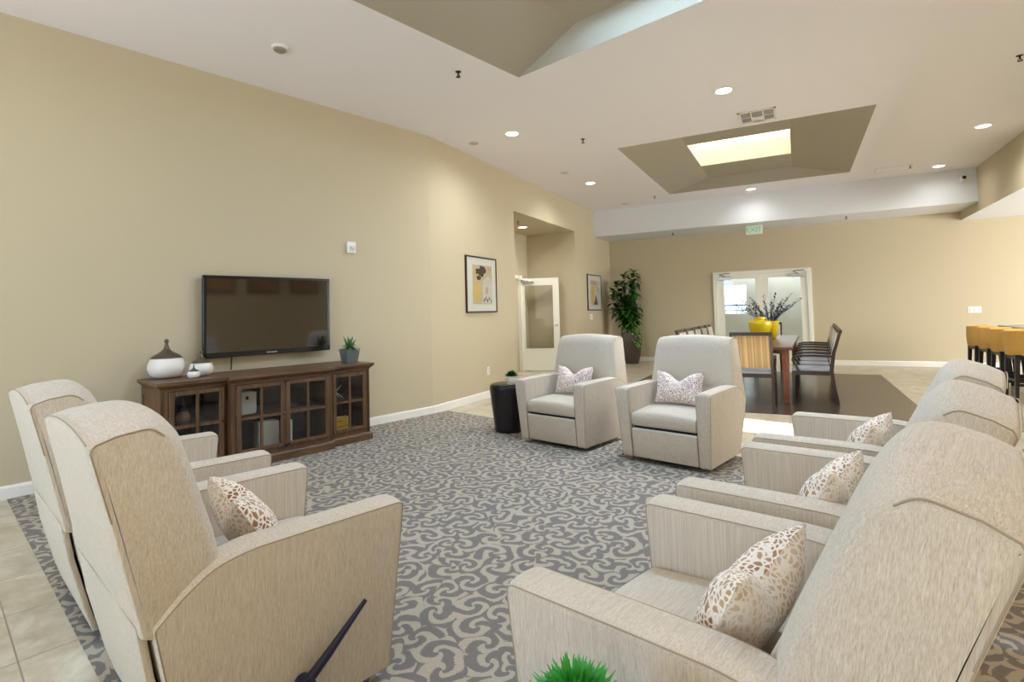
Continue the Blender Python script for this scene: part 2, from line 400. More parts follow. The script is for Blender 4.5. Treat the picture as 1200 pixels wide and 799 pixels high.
for T, nm, sm in ((T1, 'ceiling_tray_dining', M['sky']), (T2, 'ceiling_tray_lounge', None)):
    bm = B(); u0, v0, u1, v1 = T['top']; H = T['H']; w, h = T['w'], T['h']; s = T['sky']
    lo = [tp(T, *p, CZ) for p in ((0, 0), (w, 0), (w, h), (0, h))]; hi = [tp(T, *p, H) for p in ((u0, v0), (u1, v0), (u1, v1), (u0, v1))]
    sk = [tp(T, *p, H) for p in ((s[0], s[1]), (s[2], s[1]), (s[2], s[3]), (s[0], s[3]))]
    for i in range(4):
        j = (i + 1) % 4
        quad(bm, [lo[i], lo[j], hi[j], hi[i]]); quad(bm, [hi[i], hi[j], sk[j], sk[i]])
    struct(nm, bm, M['tray'])
    bm = B(); up = Vector((0, 0, .32 if T is T1 else .08))
    for i in range(4): quad(bm, [sk[i], sk[(i + 1) % 4], sk[(i + 1) % 4] + up, sk[i] + up])
    struct('window_%d' % (1 if T is T1 else 2), bm, P('skylight_shaft', (250, 244, 226), .6) if T is T1 else M['soffit'])
    w_ = bpy.data.objects['window_%d' % (1 if T is T1 else 2)]
    bm = B(); quad(bm, [p + up for p in sk])
    lobj('diffuser' if T is T1 else 'pane', bm, sm if sm else M['glass'], w_)

# soffits
SZ = 3.075; SY = 12.33; SX = 2.93; BZ = 2.905
bm = B(); quad(bm, [(YW, SY, SZ), (SX, SY, SZ), (SX, SY, CZ), (YW, SY, CZ)]); struct('wall_soffit_back', bm, M['soffit'])
bm = B(); quad(bm, [(YW, SY, SZ), (SX, SY, SZ), (SX, BY, SZ), (YW, BY, SZ)]); struct('ceiling_soffit_back', bm, M['soffit'])
bm = B(); quad(bm, [(SX, 6.0, BZ), (SX, BY, BZ), (SX, BY, CZ), (SX, 6.0, CZ)]); quad(bm, [(SX, 6.0, BZ), (RX, 6.0, BZ), (RX, 6.0, CZ), (SX, 6.0, CZ)]); struct('wall_soffit_bar', bm, M['wall'])
bm = B(); quad(bm, [(SX, 6.0, BZ), (RX, 6.0, BZ), (RX, BY, BZ), (SX, BY, BZ)]); struct('ceiling_soffit_bar', bm, M['soffit'])

# floors
bm = B(); quad(bm, [(-9, -9, 0), (10, -9, 0), (10, 17, 0), (-9, 17, 0)]); struct('floor', bm, m_tile('travertine_tile', (-1.31 + .478 * 3 + .478, .1, 0)))
bm = B(); CE = .455
box(bm, (-5.6, REAR, -.02), (PN, CE, .0025)); struct('floor_rear', bm, m_tile('travertine_tile_lounge', (-.0075 + .478, -.272 + .478, 0)), rotz=-PHI)
bm = B(); box(bm, (-5.53, CE, .0), (.1, 4.775, .008)); struct('floor_carpet', bm, M['carpet'], rotz=-PHI)
bm = B(); box(bm, (-2.6, 7.2, 0), (1.29, 11.77, .003)); struct('floor_plank', bm, M['plank'])

# baseboards
def baseboard(name, a, b, inward):
    a = Vector(a); b = Vector(b); i = Vector(inward)
    pr = [(0, 0), (.016, 0), (.016, .085), (.011, .098), (.006, .104), (0, .104)]
    bm = B(); loft(bm, [[p + i * q[0] + Vector((0, 0, q[1])) for q in pr] for p in (a, b)]); struct(name, bm, M['white'])
baseboard('baseboard_left', C_RL, KINK, nD)
baseboard('baseboard_hall', KINK, (YW, REC[0], 0), (1, 0, 0))
baseboard('baseboard_hall_far', (YW, REC[1], 0), (YW, BY, 0), (1, 0, 0))
baseboard('baseboard_recess', (RBX, REC[1], 0), (YW, REC[1], 0), (0, -1, 0))
baseboard('baseboard_back_left', (YW, BY, 0), (DO[0] - .1, BY, 0), (0, -1, 0))
baseboard('baseboard_back_right', (DO[1] + .09, BY, 0), (RX, BY, 0), (0, -1, 0))

# rear windows (daylight at the left one, added warm fill at the right)
for i, w in enumerate(WIN):
    t = thing('window_%d' % (i + 3), None, None, C_RL + nD * w[0], -PHI, kind='structure')
    wd = w[1] - w[0]; bm = B()
    for a, b in (((0, -.05, w[2]), (.06, .03, w[3])), ((wd - .06, -.05, w[2]), (wd, .03, w[3])), ((0, -.05, w[2]), (wd, .03, w[2] + .06)), ((0, -.05, w[3] - .06), (wd, .03, w[3])), ((wd / 2 - .03, -.05, w[2]), (wd / 2 + .03, .03, w[3]))): box(bm, a, b)
    lobj('window_frame', bm, M['white'], t)
    bm = B(); box(bm, (.06, -.012, w[2] + .06), (wd - .06, -.006, w[3] - .06)); lobj('pane', bm, M['glass'], t)

for i, (y0, y1, z0, z1) in enumerate(WR):
    t = thing('window_%d' % (i + 7), None, None, (RX, 0, 0), 0, kind='structure'); bm = B()
    for a, b in (((-.03, y0, z0), (.05, y0 + .06, z1)), ((-.03, y1 - .06, z0), (.05, y1, z1)), ((-.03, y0, z0), (.05, y1, z0 + .06)), ((-.03, y0, z1 - .06), (.05, y1, z1)), ((-.03, (y0 + y1) / 2 - .03, z0), (.05, (y0 + y1) / 2 + .03, z1))): box(bm, a, b)
    lobj('window_frame', bm, M['white'], t); bm = B(); box(bm, (.006, y0 + .06, z0 + .06), (.012, y1 - .06, z1 - .06)); lobj('pane', bm, M['glass'], t)
# ------------------------------------------------------------------ doors
d1 = thing('door_1', None, None, (-5.42, 10.545, 0), math.atan2(.325, .81), kind='structure')
W1 = .873
bm = B()
for a, b in (((0, 0, .012), (.11, .045, 2.045)), ((.755, 0, .012), (W1, .045, 2.045)), ((.11, 0, 1.90), (.755, .045, 2.045)), ((.11, 0, .012), (.755, .045, .485))): box(bm, a, b)
lobj('leaf', bm, M['doorwhite'], d1)
bm = B(); box(bm, (.11, .018, .485), (.755, .026, 1.90)); lobj('pane', bm, M['glass'], d1)
bm = B()
for a, b in (((.10, -.006, .475), (.125, .0, 1.91)), ((.74, -.006, .475), (.765, .0, 1.91)), ((.10, -.006, .475), (.765, .0, .50)), ((.10, -.006, 1.885), (.765, .0, 1.91))): box(bm, a, b)
lobj('glazing_bead', bm, M['doorwhite'], d1)
bm = B(); lathe(bm, [(.026, 0), (.026, .01)], 16, (0, 0, 0)); bmesh.ops.rotate(bm, verts=bm.verts, cent=(0, 0, 0), matrix=Matrix.Rotation(R(90), 3, 'X')); bmesh.ops.translate(bm, verts=bm.verts, vec=(.82, 0, 1.0))
tube(bm, [(.82, -.01, 1.0), (.82, -.045, 1.0), (.80, -.05, 1.0), (.71, -.05, .998)], .009); lobj('door_handle', bm, M['steel'], d1, 40)
bm = B(); box(bm, (.06, -.05, 1.935), (.33, -.002, 1.995), .006); tube(bm, [(.10, -.04, 2.0), (.0, -.09, 2.01), (-.02, -.10, 2.03)], .008); lobj('door_closer', bm, M['steel'], d1)
bm = B(); box(bm, (RBX, 10.53, 0), (RBX + .09, 10.60, 2.12)); box(bm, (RBX, 9.55, 0), (RBX + .03, 9.62, 2.12)); box(bm, (RBX, 9.55, 2.05), (RBX + .03, 10.60, 2.12)); box(bm, (RBX, 9.62, 0), (RBX + .006, 10.53, 2.05), mi=1)
struct('trim_1', bm, [M['doorwhite'], M['wall']])

d2 = thing('door_2', None, None, (0, BY, 0), 0, kind='structure')
bm = B()
for a, b in (((-1.75, -.03, 0), (-1.66, .06, 2.13)), ((.215, -.03, 0), (.30, .06, 2.13)), ((-1.66, -.03, 2.05), (.215, .06, 2.13))): box(bm, a, b, .006)
lobj('door_frame', bm, M['doorwhite'], d2)
for nm, x0, x1, g0, g1 in (('leaf', -1.652, -.70, -1.515, -.83), ('leaf', -.694, .207, -.56, .082)):
    bm = B()
    for a, b in (((x0, 0, .01), (g0, .045, 2.045)), ((g1, 0, .01), (x1, .045, 2.045)), ((g0, 0, 1.95), (g1, .045, 2.045)), ((g0, 0, .01), (g1, .045, .30))): box(bm, a, b)
    lf = lobj(nm, bm, M['doorwhite'], d2)
    bm = B(); box(bm, (g0, .018, .30), (g1, .026, 1.95)); lobj('pane', bm, M['glass'], lf)
    c = x0 + .02 if x0 < -1 else x1 - .31
    bm = B(); box(bm, (c, -.055, 1.94), (c + .29, -.002, 2.005), .006); lobj('door_closer', bm, M['steel'], d2)
    bm = B(); tube(bm, [(c + .15, -.03, 2.01), (c + .05, -.16, 2.06), (c + .17, -.19, 2.075), (c + .26, -.04, 2.085)], .008); lobj('closer_arm', bm, M['iron'], d2)
    hx = x1 - .06 if x0 < -1 else x0 + .06
    bm = B(); tube(bm, [(hx, 0, .98), (hx, -.05, .98), (hx, -.05, 1.14), (hx, 0, 1.14)], .01); lobj('door_handle', bm, M['steel'], d2, 40)
# vestibule beyond the double door
bm = B(); VY = 16.2
quad(bm, [(-3.4, BY + .08, 0), (-3.4, VY, 0), (-3.4, VY, 2.9), (-3.4, BY + .08, 2.9)])
quad(bm, [(1.8, BY + .08, 0), (1.8, VY, 0), (1.8, VY, 2.9), (1.8, BY + .08, 2.9)])
quad(bm, [(-3.4, BY + .08, 2.9), (1.8, BY + .08, 2.9), (1.8, VY, 2.9), (-3.4, VY, 2.9)])
W6 = (-1.80, -1.24, 1.11, 1.90)
for q in (((-3.4, 0), (W6[0], 2.9)), ((W6[1], 0), (1.8, 2.9)), ((W6[0], 0), (W6[1], W6[2])), ((W6[0], W6[3]), (W6[1], 2.9))):
    (a, b), (c, d) = q; quad(bm, [(a, VY, b), (c, VY, b), (c, VY, d), (a, VY, d)])
struct('wall_vestibule', bm, M['frost'])
w6 = thing('window_6', None, None, (0, VY, 0), 0, kind='structure')
bm = B(); quad(bm, [(W6[0] - .5, .9, .6), (W6[1] + .5, .9, .6), (W6[1] + .5, .9, 2.5), (W6[0] - .5, .9, 2.5)]); lobj('daylight', bm, M['skycool'], w6)
bm = B()
for z in (1.2, 1.34, 1.36): tube(bm, [(W6[0] - .4, .4, z), (W6[1] + .4, .4, z)], .012, 6)
for k in range(9): tube(bm, [(W6[0] - .3 + k * .14, .4, 1.0), (W6[0] - .3 + k * .14, .4, 1.36)], .008, 6)
tube(bm, [(W6[0] - .4, .45, 1.62), (W6[1] + .4, .45, 1.66)], .016, 6)
lobj('railing', bm, P('grey_railing', (150, 156, 168), .5), w6)
bm = B(); box(bm, (W6[0], .02, W6[2]), (W6[1], .026, W6[3])); lobj('pane', bm, M['glass'], w6)

# ------------------------------------------------------------------ recliners
def make_recliner(label, group):
    t = thing('recliner_armchair', label, 'armchair', (0, 0, 0), 0, group)
    F = M['chair']
    armp = rpoly([(.372, .045, .025), (.42, .628, .03), (.10, .634), (-.12, .636, .04), (-.22, .618, .04), (-.30, .565, .03), (-.365, .505, .01), (-.338, .366), (-.285, .153), (-.255, .045, .02)], 4)
    def out(z): return .421 - .036 * max(0, (.52 - z) / .47) ** 1.2
    for sx in (-1, 1):
        bm = B()
        def mp(v):
            u = (v.x - .292) / (.421 - .292); x = .292 + u * (out(v.z) - .292)
            z = v.z + (.010 * math.sin(pi * u) if v.z > .45 else 0)
            return Vector((sx * x, v.y, z))
        l0, l1 = slab(bm, armp, .292, .421, .016, mp, 4)
        a = lobj('armrest', bm, F, t, 35)
        bm = B()
        for lp in (l0, l1):
            q = [p for p in lp if not (p.z < .06)]
            # rotate so that the cut is at the bottom
            k = max(range(len(lp)), key=lambda i: (lp[i] - lp[i - 1]).length if lp[i].z < .07 and lp[i - 1].z < .07 else 0)
            tube(bm, [Vector(p) for p in lp[k:] + lp[:k]], .0022, 5)
        lobj('piping', bm, M['seam'], a, 60)
    # backrest
    def rear(z): return -.395 - (z - .512) * .2
    def hw(z): return .343 + .048 * (1.0 - z) / .38
    def mpb(v):
        tt = v.x / .4; w = max(0, min(1, (v.y - rear(v.z)) / .16)); b = 1 - tt * tt
        b4 = 1 - abs(tt) ** 5
        y = v.y + (.042 * b4 - .010) * w; z = v.z + (.030 * b - .004) * max(0, min(1, (v.z - .9) / .1))
        return Vector((tt * hw(v.z), y, z))
    bp = rpoly([(-.385, .485, .01), (-.345, .47), (-.29, .54), (-.235, .58), (-.190, .605), (-.196, .66, .02), (-.250, .86), (-.285, .972, .03), (-.338, 1.022, .025), (-.425, 1.012), (-.492, .990, .02), (-.447, .788)], 4)
    bm = B(); l0, l1 = slab(bm, bp, -.4, .4, .02, mpb, 8)
    slab(bm, rpoly([(-.30, .44), (-.105, .44, .02), (-.175, .665, .02), (-.30, .64)], 3), -.285, .285, .015, None, 4)
    bk = lobj('backrest', bm, F, t, 35)
    bm = B()
    for lp in (l0, l1):
        up = [p for p in lp if p.z > .985 and p.y < -.300]; up.sort(key=lambda p: -p.y)
        lowr = [p for p in lp if p.y < rear(p.z) + .012 and p.z <= .97 and p.z > .50]; lowr.sort(key=lambda p: -p.z)
        tube(bm, [Vector((p.x * 1.003, p.y, p.z)) for p in up + lowr], .0022, 5)
    # cross seams on the top panel
    for yy, zz in ((-.490, .993),):
        tube(bm, [mpb(Vector((x, yy, zz))) + Vector((0, 0, .001)) for x in [-.39 + .78 * k / 10 for k in range(11)]], .0022, 5)
    lobj('piping', bm, M['seam'], bk, 60)
    # outside back panel
    bm = B()
    slab(bm, [(-.395, .515), (-.370, .366), (-.318, .153), (-.288, .055), (-.268, .055), (-.296, .153), (-.348, .366), (-.372, .515)], -.372, .372, .008, None, 4)
    lobj('back_panel', bm, F, t, 35)
    # seat
    def mps(v): return Vector((v.x, v.y, v.z + (.018 * (1 - (v.x / .29) ** 2) if v.z > .40 else 0)))
    bm = B(); slab(bm, rpoly([(-.20, .315), (.385, .315, .03), (.400, .425, .045), (.10, .445), (-.20, .435)], 5), -.287, .287, .02, mps, 6)
    lobj('seat_cushion', bm, F, t, 35)
    bm = B(); slab(bm, rpoly([(.34, .05), (.365, .05, .02), (.392, .298, .02), (.36, .298)], 3), -.286, .286, .012, None, 4)
    lobj('footrest', bm, F, t, 35)
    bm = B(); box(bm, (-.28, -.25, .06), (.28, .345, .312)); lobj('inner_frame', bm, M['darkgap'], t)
    bm = B(); lathe(bm, [(.27, 0), (.27, .018), (.25, .025), (.07, .03), (.07, .065)], 40); lobj('swivel_base', bm, M['black'], t, 40)
    # recline lever on the sitter's right
    bm = B(); pts = [(.425, .03, .17), (.437, .10, .235), (.440, .24, .352)]
    tube(bm, pts, [.016, .014, .007], 10); tube(bm, [(.40, .035, .172), (.446, .035, .172)], .026, 14)
    lobj('recline_lever', bm, M['lever'], t, 40)
    return t
GL = 'recliners around the lounge carpet'
def seat_at(first, n, s, ang, lab, recl):
    p = L(n, s)
    o = first
    if first.get('used'): o = dup(first, p, ang, lab, GL); 
    else: first['used'] = 1; o.location = p; o.rotation_euler = (0, 0, ang); o['label'] = lab
    for c in o.children:
        if c.name.startswith('backrest'):
            a = R(recl); pv = Vector((0, -.25, .55)); rm = Matrix.Rotation(a, 3, 'X')
            c.location = pv - rm @ pv; c.rotation_euler = (a, 0, 0)
    return o
rc = make_recliner('recliner', GL)
RECL = [(-2.052, .775, -PHI, 'beige fabric recliner with dark lever, its back to us, nearest the tiles on the left', 0),
        (-3.135, .775, -PHI, 'beige fabric recliner partly hidden, between the near left recliner and the media console wall', 0),
        (-3.21, 4.44, pi - PHI, 'beige fabric recliner facing us beside the dark drum table with the plant pot', -9),
        (-2.07, 4.47, pi - PHI, 'beige fabric recliner facing us, in front of the striped dining chair', -9),
        (-.526, 1.41, pi / 2 - PHI, 'large beige fabric recliner in the near right corner beside the bright green grass plant', 9),
        (-.533, 2.373, pi / 2 - PHI, 'beige fabric recliner in the middle of the right-hand row of three', 11),
        (-.555, 3.32, pi / 2 - PHI, 'beige fabric recliner at the far end of the right-hand row, nearest the plank floor', 11)]
for n, s, a, lab, rcl in RECL: seat_at(rc, n, s, a, lab, rcl)
for o in bpy.data.objects:
    if 'used' in o: del o['used']

# ------------------------------------------------------------------ pillows
def make_pillow(fm, bmt, W=.22, H=.145, T=.078):
    t = thing('lumbar_pillow', '', 'pillow')
    N = 22
    def pt(a, b, side):
        x = W * a * (1 - .07 * (1 - b * b)); z = H * b * (1 - .10 * (1 - a * a))
        th = T * ((1 - abs(a) ** 2.6) * (1 - abs(b) ** 2.6)) ** .55
        ch = math.exp(-(a / .36) ** 2) * max(0, (b + .2) / 1.2) ** 1.5
        z -= .072 * ch; th *= 1 - .35 * ch
        return (x, side * th, z + H)
    for side, nm, m in ((1, 'front_cover', fm), (-1, 'back_cover', bmt)):
        bm = B(); g = [[bm.verts.new(pt(-1 + 2 * i / N, -1 + 2 * j / N, side)) for i in range(N + 1)] for j in range(N + 1)]
        for j in range(N):
            for i in range(N): bm.faces.new((g[j][i], g[j][i + 1], g[j + 1][i + 1], g[j + 1][i]) if side < 0 else (g[j][i], g[j + 1][i], g[j + 1][i + 1], g[j][i + 1]))
        lobj(nm, bm, m, t, 'all')
    return t
GP = 'spotted lumbar pillows on the recliners'
pA = make_pillow(M['pilF'], M['pilP']); pB = make_pillow(M['pilG'], M['pilB'])
def put_pillow(src, n, s, z, ang, tilt, lab, roll=0, first=False):
    o = src if first else dup(src, (0, 0, 0), 0)
    o['label'] = lab; o['group'] = GP; o.location = L(n, s, z); o.rotation_euler = (R(tilt), R(roll), ang); return o
put_pillow(pA, -2.0, .86, .470, -PHI + R(-8), 32, 'brown spotted velvet pillow on the near left recliner', 0, True)
put_pillow(pA, -.535, 1.35, .470, pi / 2 - PHI + R(-3), 26, 'brown and cream spotted pillow on the near right recliner')
put_pillow(pA, -.555, 2.27, .470, pi / 2 - PHI + R(-3), 26, 'cream spotted pillow on the middle recliner of the right-hand row')
put_pillow(pA, -.575, 3.21, .470, pi / 2 - PHI + R(-3), 26, 'brown spotted pillow on the far recliner of the right-hand row')
put_pillow(pB, -3.20, 4.41, .462, pi - PHI, 14, 'rose spotted pillow on the recliner beside the drum table', 0, True)
put_pillow(pB, -2.10, 4.44, .462, pi - PHI, 14, 'rose spotted pillow on the recliner in front of the dining table')

# ------------------------------------------------------------------ media console  (local: x along the wall, -y to the room)
CANG = pi / 2 - PHI
mc = thing('media_console', 'dark stained wooden media console with four glazed doors under the wall television', 'console', L(-5.50, 0), CANG)
# local x = s, local y = -(n + 5.50)
yb, ye, ycf = 0.0, -.535, -.60       # back, end bays front, centre front
XL, X1, X2, XR = 1.30, 1.80, 2.745, 3.205
bm = B(); prof = [(0, 0), (0, .012), (.018, .03), (.034, .045), (.034, .06), (0, .06)]
def outline(e): return [(XL - e, yb), (XL - e, ye - e), (X1 - e * .6, ye - e), (X1 - e * .6, ycf - e), (X2 + e * .6, ycf - e), (X2 + e * .6, ye - e), (XR + e, ye - e), (XR + e, yb)]
loft(bm, [[(x, y, z) for x, y in outline(e)] for e, z in ((.004, .742), (.006, .752), (.022, .768), (.036, .780), (.038, .784), (.040, .786), (.040, .806), (.037, .808))])
lobj('top', bm, M['console'], mc)
bm = B(); loft(bm, [[(x, y, z) for x, y in outline(e)] for e, z in ((.022, .0), (.022, .072), (.012, .085), (.004, .09))]); lobj('plinth', bm, M['console'], mc)
bm = B()
box(bm, (XL, yb, .085), (XR, yb - .02, .742)); box(bm, (XL + .01, yb - .02, .085), (XR - .01, ye + .03, .125))
lobj('back_board', bm, M['consoledark'], mc)
bm = B()
for x in (XL, XR - .025):
    box(bm, (x, yb, .085), (x + .025, ye, .742))
for x in (X1 - .03, X2 + .005): box(bm, (x, yb, .085), (x + .025, ycf if False else ye, .742))
for x0, x1 in ((X1, X1 + .04), (X2 - .04, X2)): box(bm, (x0, ye + .1, .085), (x1, ycf, .742))
# face frames of the end bays
for x0, x1 in ((XL, XL + .05), (X1 - .03, X1), (X2, X2 + .03), (XR - .045, XR)): box(bm, (x0, ye + .02, .085), (x1, ye, .742))
for x0, x1, y in ((XL, X1, ye), (X2, XR, ye), (X1, X2, ycf)):
    box(bm, (x0, y + .02, .732), (x1, y, .742)); box(bm, (x0, y + .02, .085), (x1, y, .13))
lobj('carcass', bm, M['consolev'], mc)
# side panel moulding
bm = B()
for a, b in (((XL - .008, ye, .085), (XL, ye + .05, .742)), ((XL - .008, yb - .05, .085), (XL, yb, .742)), ((XL - .008, ye + .05, .68), (XL, yb - .05, .742)), ((XL - .008, ye + .05, .085), (XL, yb - .05, .15))): box(bm, a, b)
lobj('side_panel', bm, M['consolev'], mc)
bm = B()
for x0, x1, y in ((XL + .03, X1 - .03, ye), (X1 + .01, X2 - .01, ye), (X2 + .03, XR - .03, ye)): box(bm, (x0, yb - .02, .425), (x1, y + .05, .443))
lobj('shelf', bm, M['console'], mc)
def cab_door(x0, x1, y, knob):
    bm = B(); st = .040; z0, z1 = .135, .728; y0, y1 = y - .018, y + .004
    box(bm, (x0, y0, z0), (x0 + st, y1, z1), .003, 1); box(bm, (x1 - st, y0, z0), (x1, y1, z1), .003, 1)
    box(bm, (x0 + st, y0, z1 - .037), (x1 - st, y1, z1), .003, 1); box(bm, (x0 + st, y0, z0), (x1 - st, y1, z0 + .034), .003, 1)
    xm = (x0 + x1) / 2; box(bm, (xm - .011, y0 + .003, z0 + .03), (xm + .011, y1 - .002, z1 - .03)); box(bm, (x0 + .03, y0 + .003, .424), (x1 - .03, y1 - .002, .446))
    d = lobj('door', bm, M['consolev'], mc)
    bm = B(); box(bm, (x0 + st, y - .006, z0 + .03), (x1 - st, y - .003, z1 - .03)); lobj('pane', bm, M['cabglass'], d)
    if knob is not None:
        for z in knob[1]:
            bm = B(); lathe(bm, [(.004, 0), (.004, .012), (.009, .016), (.009, .022), (.004, .026)], 12)
            bmesh.ops.rotate(bm, verts=bm.verts, cent=(0, 0, 0), matrix=Matrix.Rotation(R(90), 3, 'X')); bmesh.ops.translate(bm, verts=bm.verts, vec=(knob[0], y0, z))
            lobj('knob', bm, knob[2], d, 40)
cab_door(XL + .052, X1 - .034, ye, (X1 - .052, [.44], M['iron']))
cab_door(X1 + .042, 2.267, ycf, (2.250, [.445, .40], M['brass']))
cab_door(2.272, X2 - .042, ycf, (2.29, [.445, .40], M['brass']))
cab_door(X2 + .032, XR - .047, ye, None)
for z in (.722, .145):
    bm = B(); tube(bm, [(2.265, ycf - .018, z), (2.265, ycf - .05, z)], .007, 8); tube(bm, [(2.245, ycf - .045, z - .01), (2.292, ycf - .042, z + .012)], .007, 8)
    lobj('latch', bm, M['iron'], mc, 40)
# things inside
def inside(name, label, cat, x, y, z): return thing(name, label, cat, L(-5.50 - y, x, z), CANG)
q = inside('glass_decanter', 'clear glass decanter with amber base behind the left console door', 'decanter', 1.505, -.36, .444)
bm = B(); lathe(bm, [(.05, 0), (.062, .02), (.06, .07), (.035, .12), (.016, .15), (.016, .20), (.024, .215)], 24); lobj('bottle', bm, glass('decanter_glass', (230, 215, 195), .05, 3), q, 'all')
bm = B(); lathe(bm, [(.047, .004), (.057, .02), (.055, .06), (.04, .085)], 24); lobj('filling', bm, P('amber_filling', (176, 128, 86), .5), q, 'all')
q = inside('storage_box', 'ivory box with dark clasp on the shelf behind the second console door', 'box', 1.985, -.42, .444)
bm = B(); slab(bm, rpoly([(-.085, 0), (.085, 0, .03), (.085, .20, .012), (-.085, .21, .012)], 3), -.05, .05, .008, None, 2, plane='xz'); lobj('case', bm, M['bookwhite'], q, 35)
bm = B(); box(bm, (-.012, -.056, .135), (.012, -.05, .165), .002, 1); lobj('clasp', bm, M['iron'], q)
q = inside('storage_box', 'plain ivory box standing low behind the second console door', 'box', 2.175, -.42, .126)
bm = B(); slab(bm, rpoly([(-.095, 0), (.095, 0), (.095, .225, .01), (-.095, .235, .01)], 3), -.06, .06, .006, None, 2, plane='xz'); lobj('case', bm, M['bookwhite'], q, 35)
q = inside('ivory_book', 'thin ivory book standing on edge behind the third console door', 'book', 2.345, -.44, .126)
bm = B(); box(bm, (-.022, -.10, 0), (.022, .06, .225), .003, 1); lobj('cover', bm, M['bookwhite'], q)
bm = B(); box(bm, (-.016, -.104, .006), (.016, -.098, .219)); lobj('pages', bm, M['ceramic'], q)
q = inside('silver_dish', 'shallow silver dish on the shelf behind the third console door', 'dish', 2.40, -.40, .444)
bm = B(); lathe(bm, [(.03, 0), (.05, .006), (.075, .022), (.078, .024), (.05, .012), (.02, .008)], 28); lobj('bowl', bm, M['steel'], q, 'all')
q = inside('crossed_rod_ornament', 'white crossed rod ornament on the shelf behind the rightmost console door', 'ornament', 2.89, -.40, .444)
bm = B()
for d in ((1, .25, .8), (-1, .2, .85), (.2, 1, .5)): v = Vector(d).normalized() * .10; c = Vector((0, 0, .083)); tube(bm, [c - v, c, c + v], [.004, .007, .004], 8)
lobj('rods', bm, M['ceramic'], q, 40)
q = inside('yellow_book', 'yellow covered book standing low behind the rightmost console door', 'book', 2.905, -.44, .126)
bm = B(); box(bm, (-.095, -.03, 0), (.095, -.024, .150)); box(bm, (-.095, .024, 0), (.095, .03, .150)); box(bm, (-.1, -.03, 0), (-.095, .03, .15)); box(bm, (-.09, -.0315, .05), (.09, -.029, .062), mi=1); box(bm, (-.09, -.0315, .10), (.02, -.029, .115), mi=1)
lobj('cover', bm, [M['bookyel'], P('orange_band', (196, 120, 40), .5)], q)
bm = B(); box(bm, (-.094, -.023, .003), (.09, .023, .146)); lobj('pages', bm, M['bookwhite'], q)

# jars on the console
def jar(label, n, s, sc, prof_b, prof_l):
    t = thing('lidded_jar', label, 'jar', L(n, s, .809), 0, 'white lidded jars on the console')
    bm = B(); lathe(bm, [(r * sc, z * sc) for r, z in prof_b], 40); lobj('bowl', bm, M['ceramic'], t, 'all')
    bm = B(); lathe(bm, [(r * sc, z * sc) for r, z in prof_l], 40); lobj('lid', bm, M['bronze'], t, 50)
pb = [(.070, 0), (.100, .012), (.128, .04), (.143, .085), (.140, .125), (.124, .165), (.118, .172)]
plid = [(.121, .172), (.119, .176), (.095, .198), (.065, .215), (.040, .232), (.024, .252), (.014, .285), (.011, .300), (.012, .303), (.018, .312), (.018, .324), (.010, .334), (.003, .336)]
jar('largest white ceramic jar with pewter lid, at the left end of the console', -5.375, 1.448, 1.0, pb, plid)
jar('middle sized white ceramic jar with pewter lid, nearest the television', -5.275, 1.69, .665, pb, plid)
jar('smallest white ceramic jar with pewter lid, between the two bigger jars', -5.105, 1.577, .345, pb, plid)
# television
tv = thing('television', 'large black flat television mounted on the wall above the media console', 'television', L(-5.545, 0), CANG)
x0, x1, z0, z1 = 1.765, 3.035, .942, 1.722
bm = B(); box(bm, (x0, -.085, z0), (x1, -.05, z1), .006); box(bm, (x0 + .06, -.052, z0 + .06), (x1 - .06, -.035, z1 - .06), .004)
for a, b in (((x0, -.092, z0), (x0 + .028, -.08, z1)), ((x1 - .028, -.092, z0), (x1, -.08, z1)), ((x0, -.092, z1 - .028), (x1, -.08, z1)), ((x0, -.092, z0), (x1, -.08, z0 + .05))): box(bm, a, b, .003, 1)
lobj('housing', bm, M['bezel'], tv)
bm = B(); box(bm, (x0 + .028, -.0875, z0 + .05), (x1 - .028, -.085, z1 - .028)); lobj('screen', bm, M['screen'], tv)
bm = B(); box(bm, (2.22, -.034, 1.15), (2.58, -.002, 1.5)); lobj('wall_mount', bm, M['black'], tv)
bm = B()
for k in range(6): box(bm, (2.345 + k * .018, -.0935, z0 + .018), (2.358 + k * .018, -.0915, z0 + .029))
lobj('emblem', bm, M['steel'], tv)
bm = B(); tube(bm, [(2.03, -.05, .96), (2.03, -.035, .88), (2.03, -.03, .815)], .006, 8); lobj('cable', bm, M['black'], tv, 40)
# succulent on the console
t = thing('potted_succulent', 'spiky green succulent in a square grey glass pot on the right end of the console', 'plant', L(-5.16, 3.095, .809), CANG)
bm = B(); sq = lambda h, z: [(x * h, y * h, z) for x, y in rpoly([(-1, -1, .2), (1, -1, .2), (1, 1, .2), (-1, 1, .2)], 3)]
loft(bm, [sq(.060, 0), sq(.064, .01), sq(.082, .13), sq(.084, .145), sq(.078, .145), sq(.074, .125)]); lobj('pot', bm, M['greypot'], t, 40)
bm = B()
for k in range(34):
    a = k * 2.4; el = .3 + 1.15 * (k / 34) ** 1.5; d = (math.cos(a) * math.cos(el), math.sin(a) * math.cos(el), math.sin(el))
    leaf_blade(bm, (d[0] * .012, d[1] * .012, .135), d, random.uniform(.13, .19), .03, .35 if el < .9 else .05, 5, fold=.5)
lobj('leaves', bm, M['succ'], t)

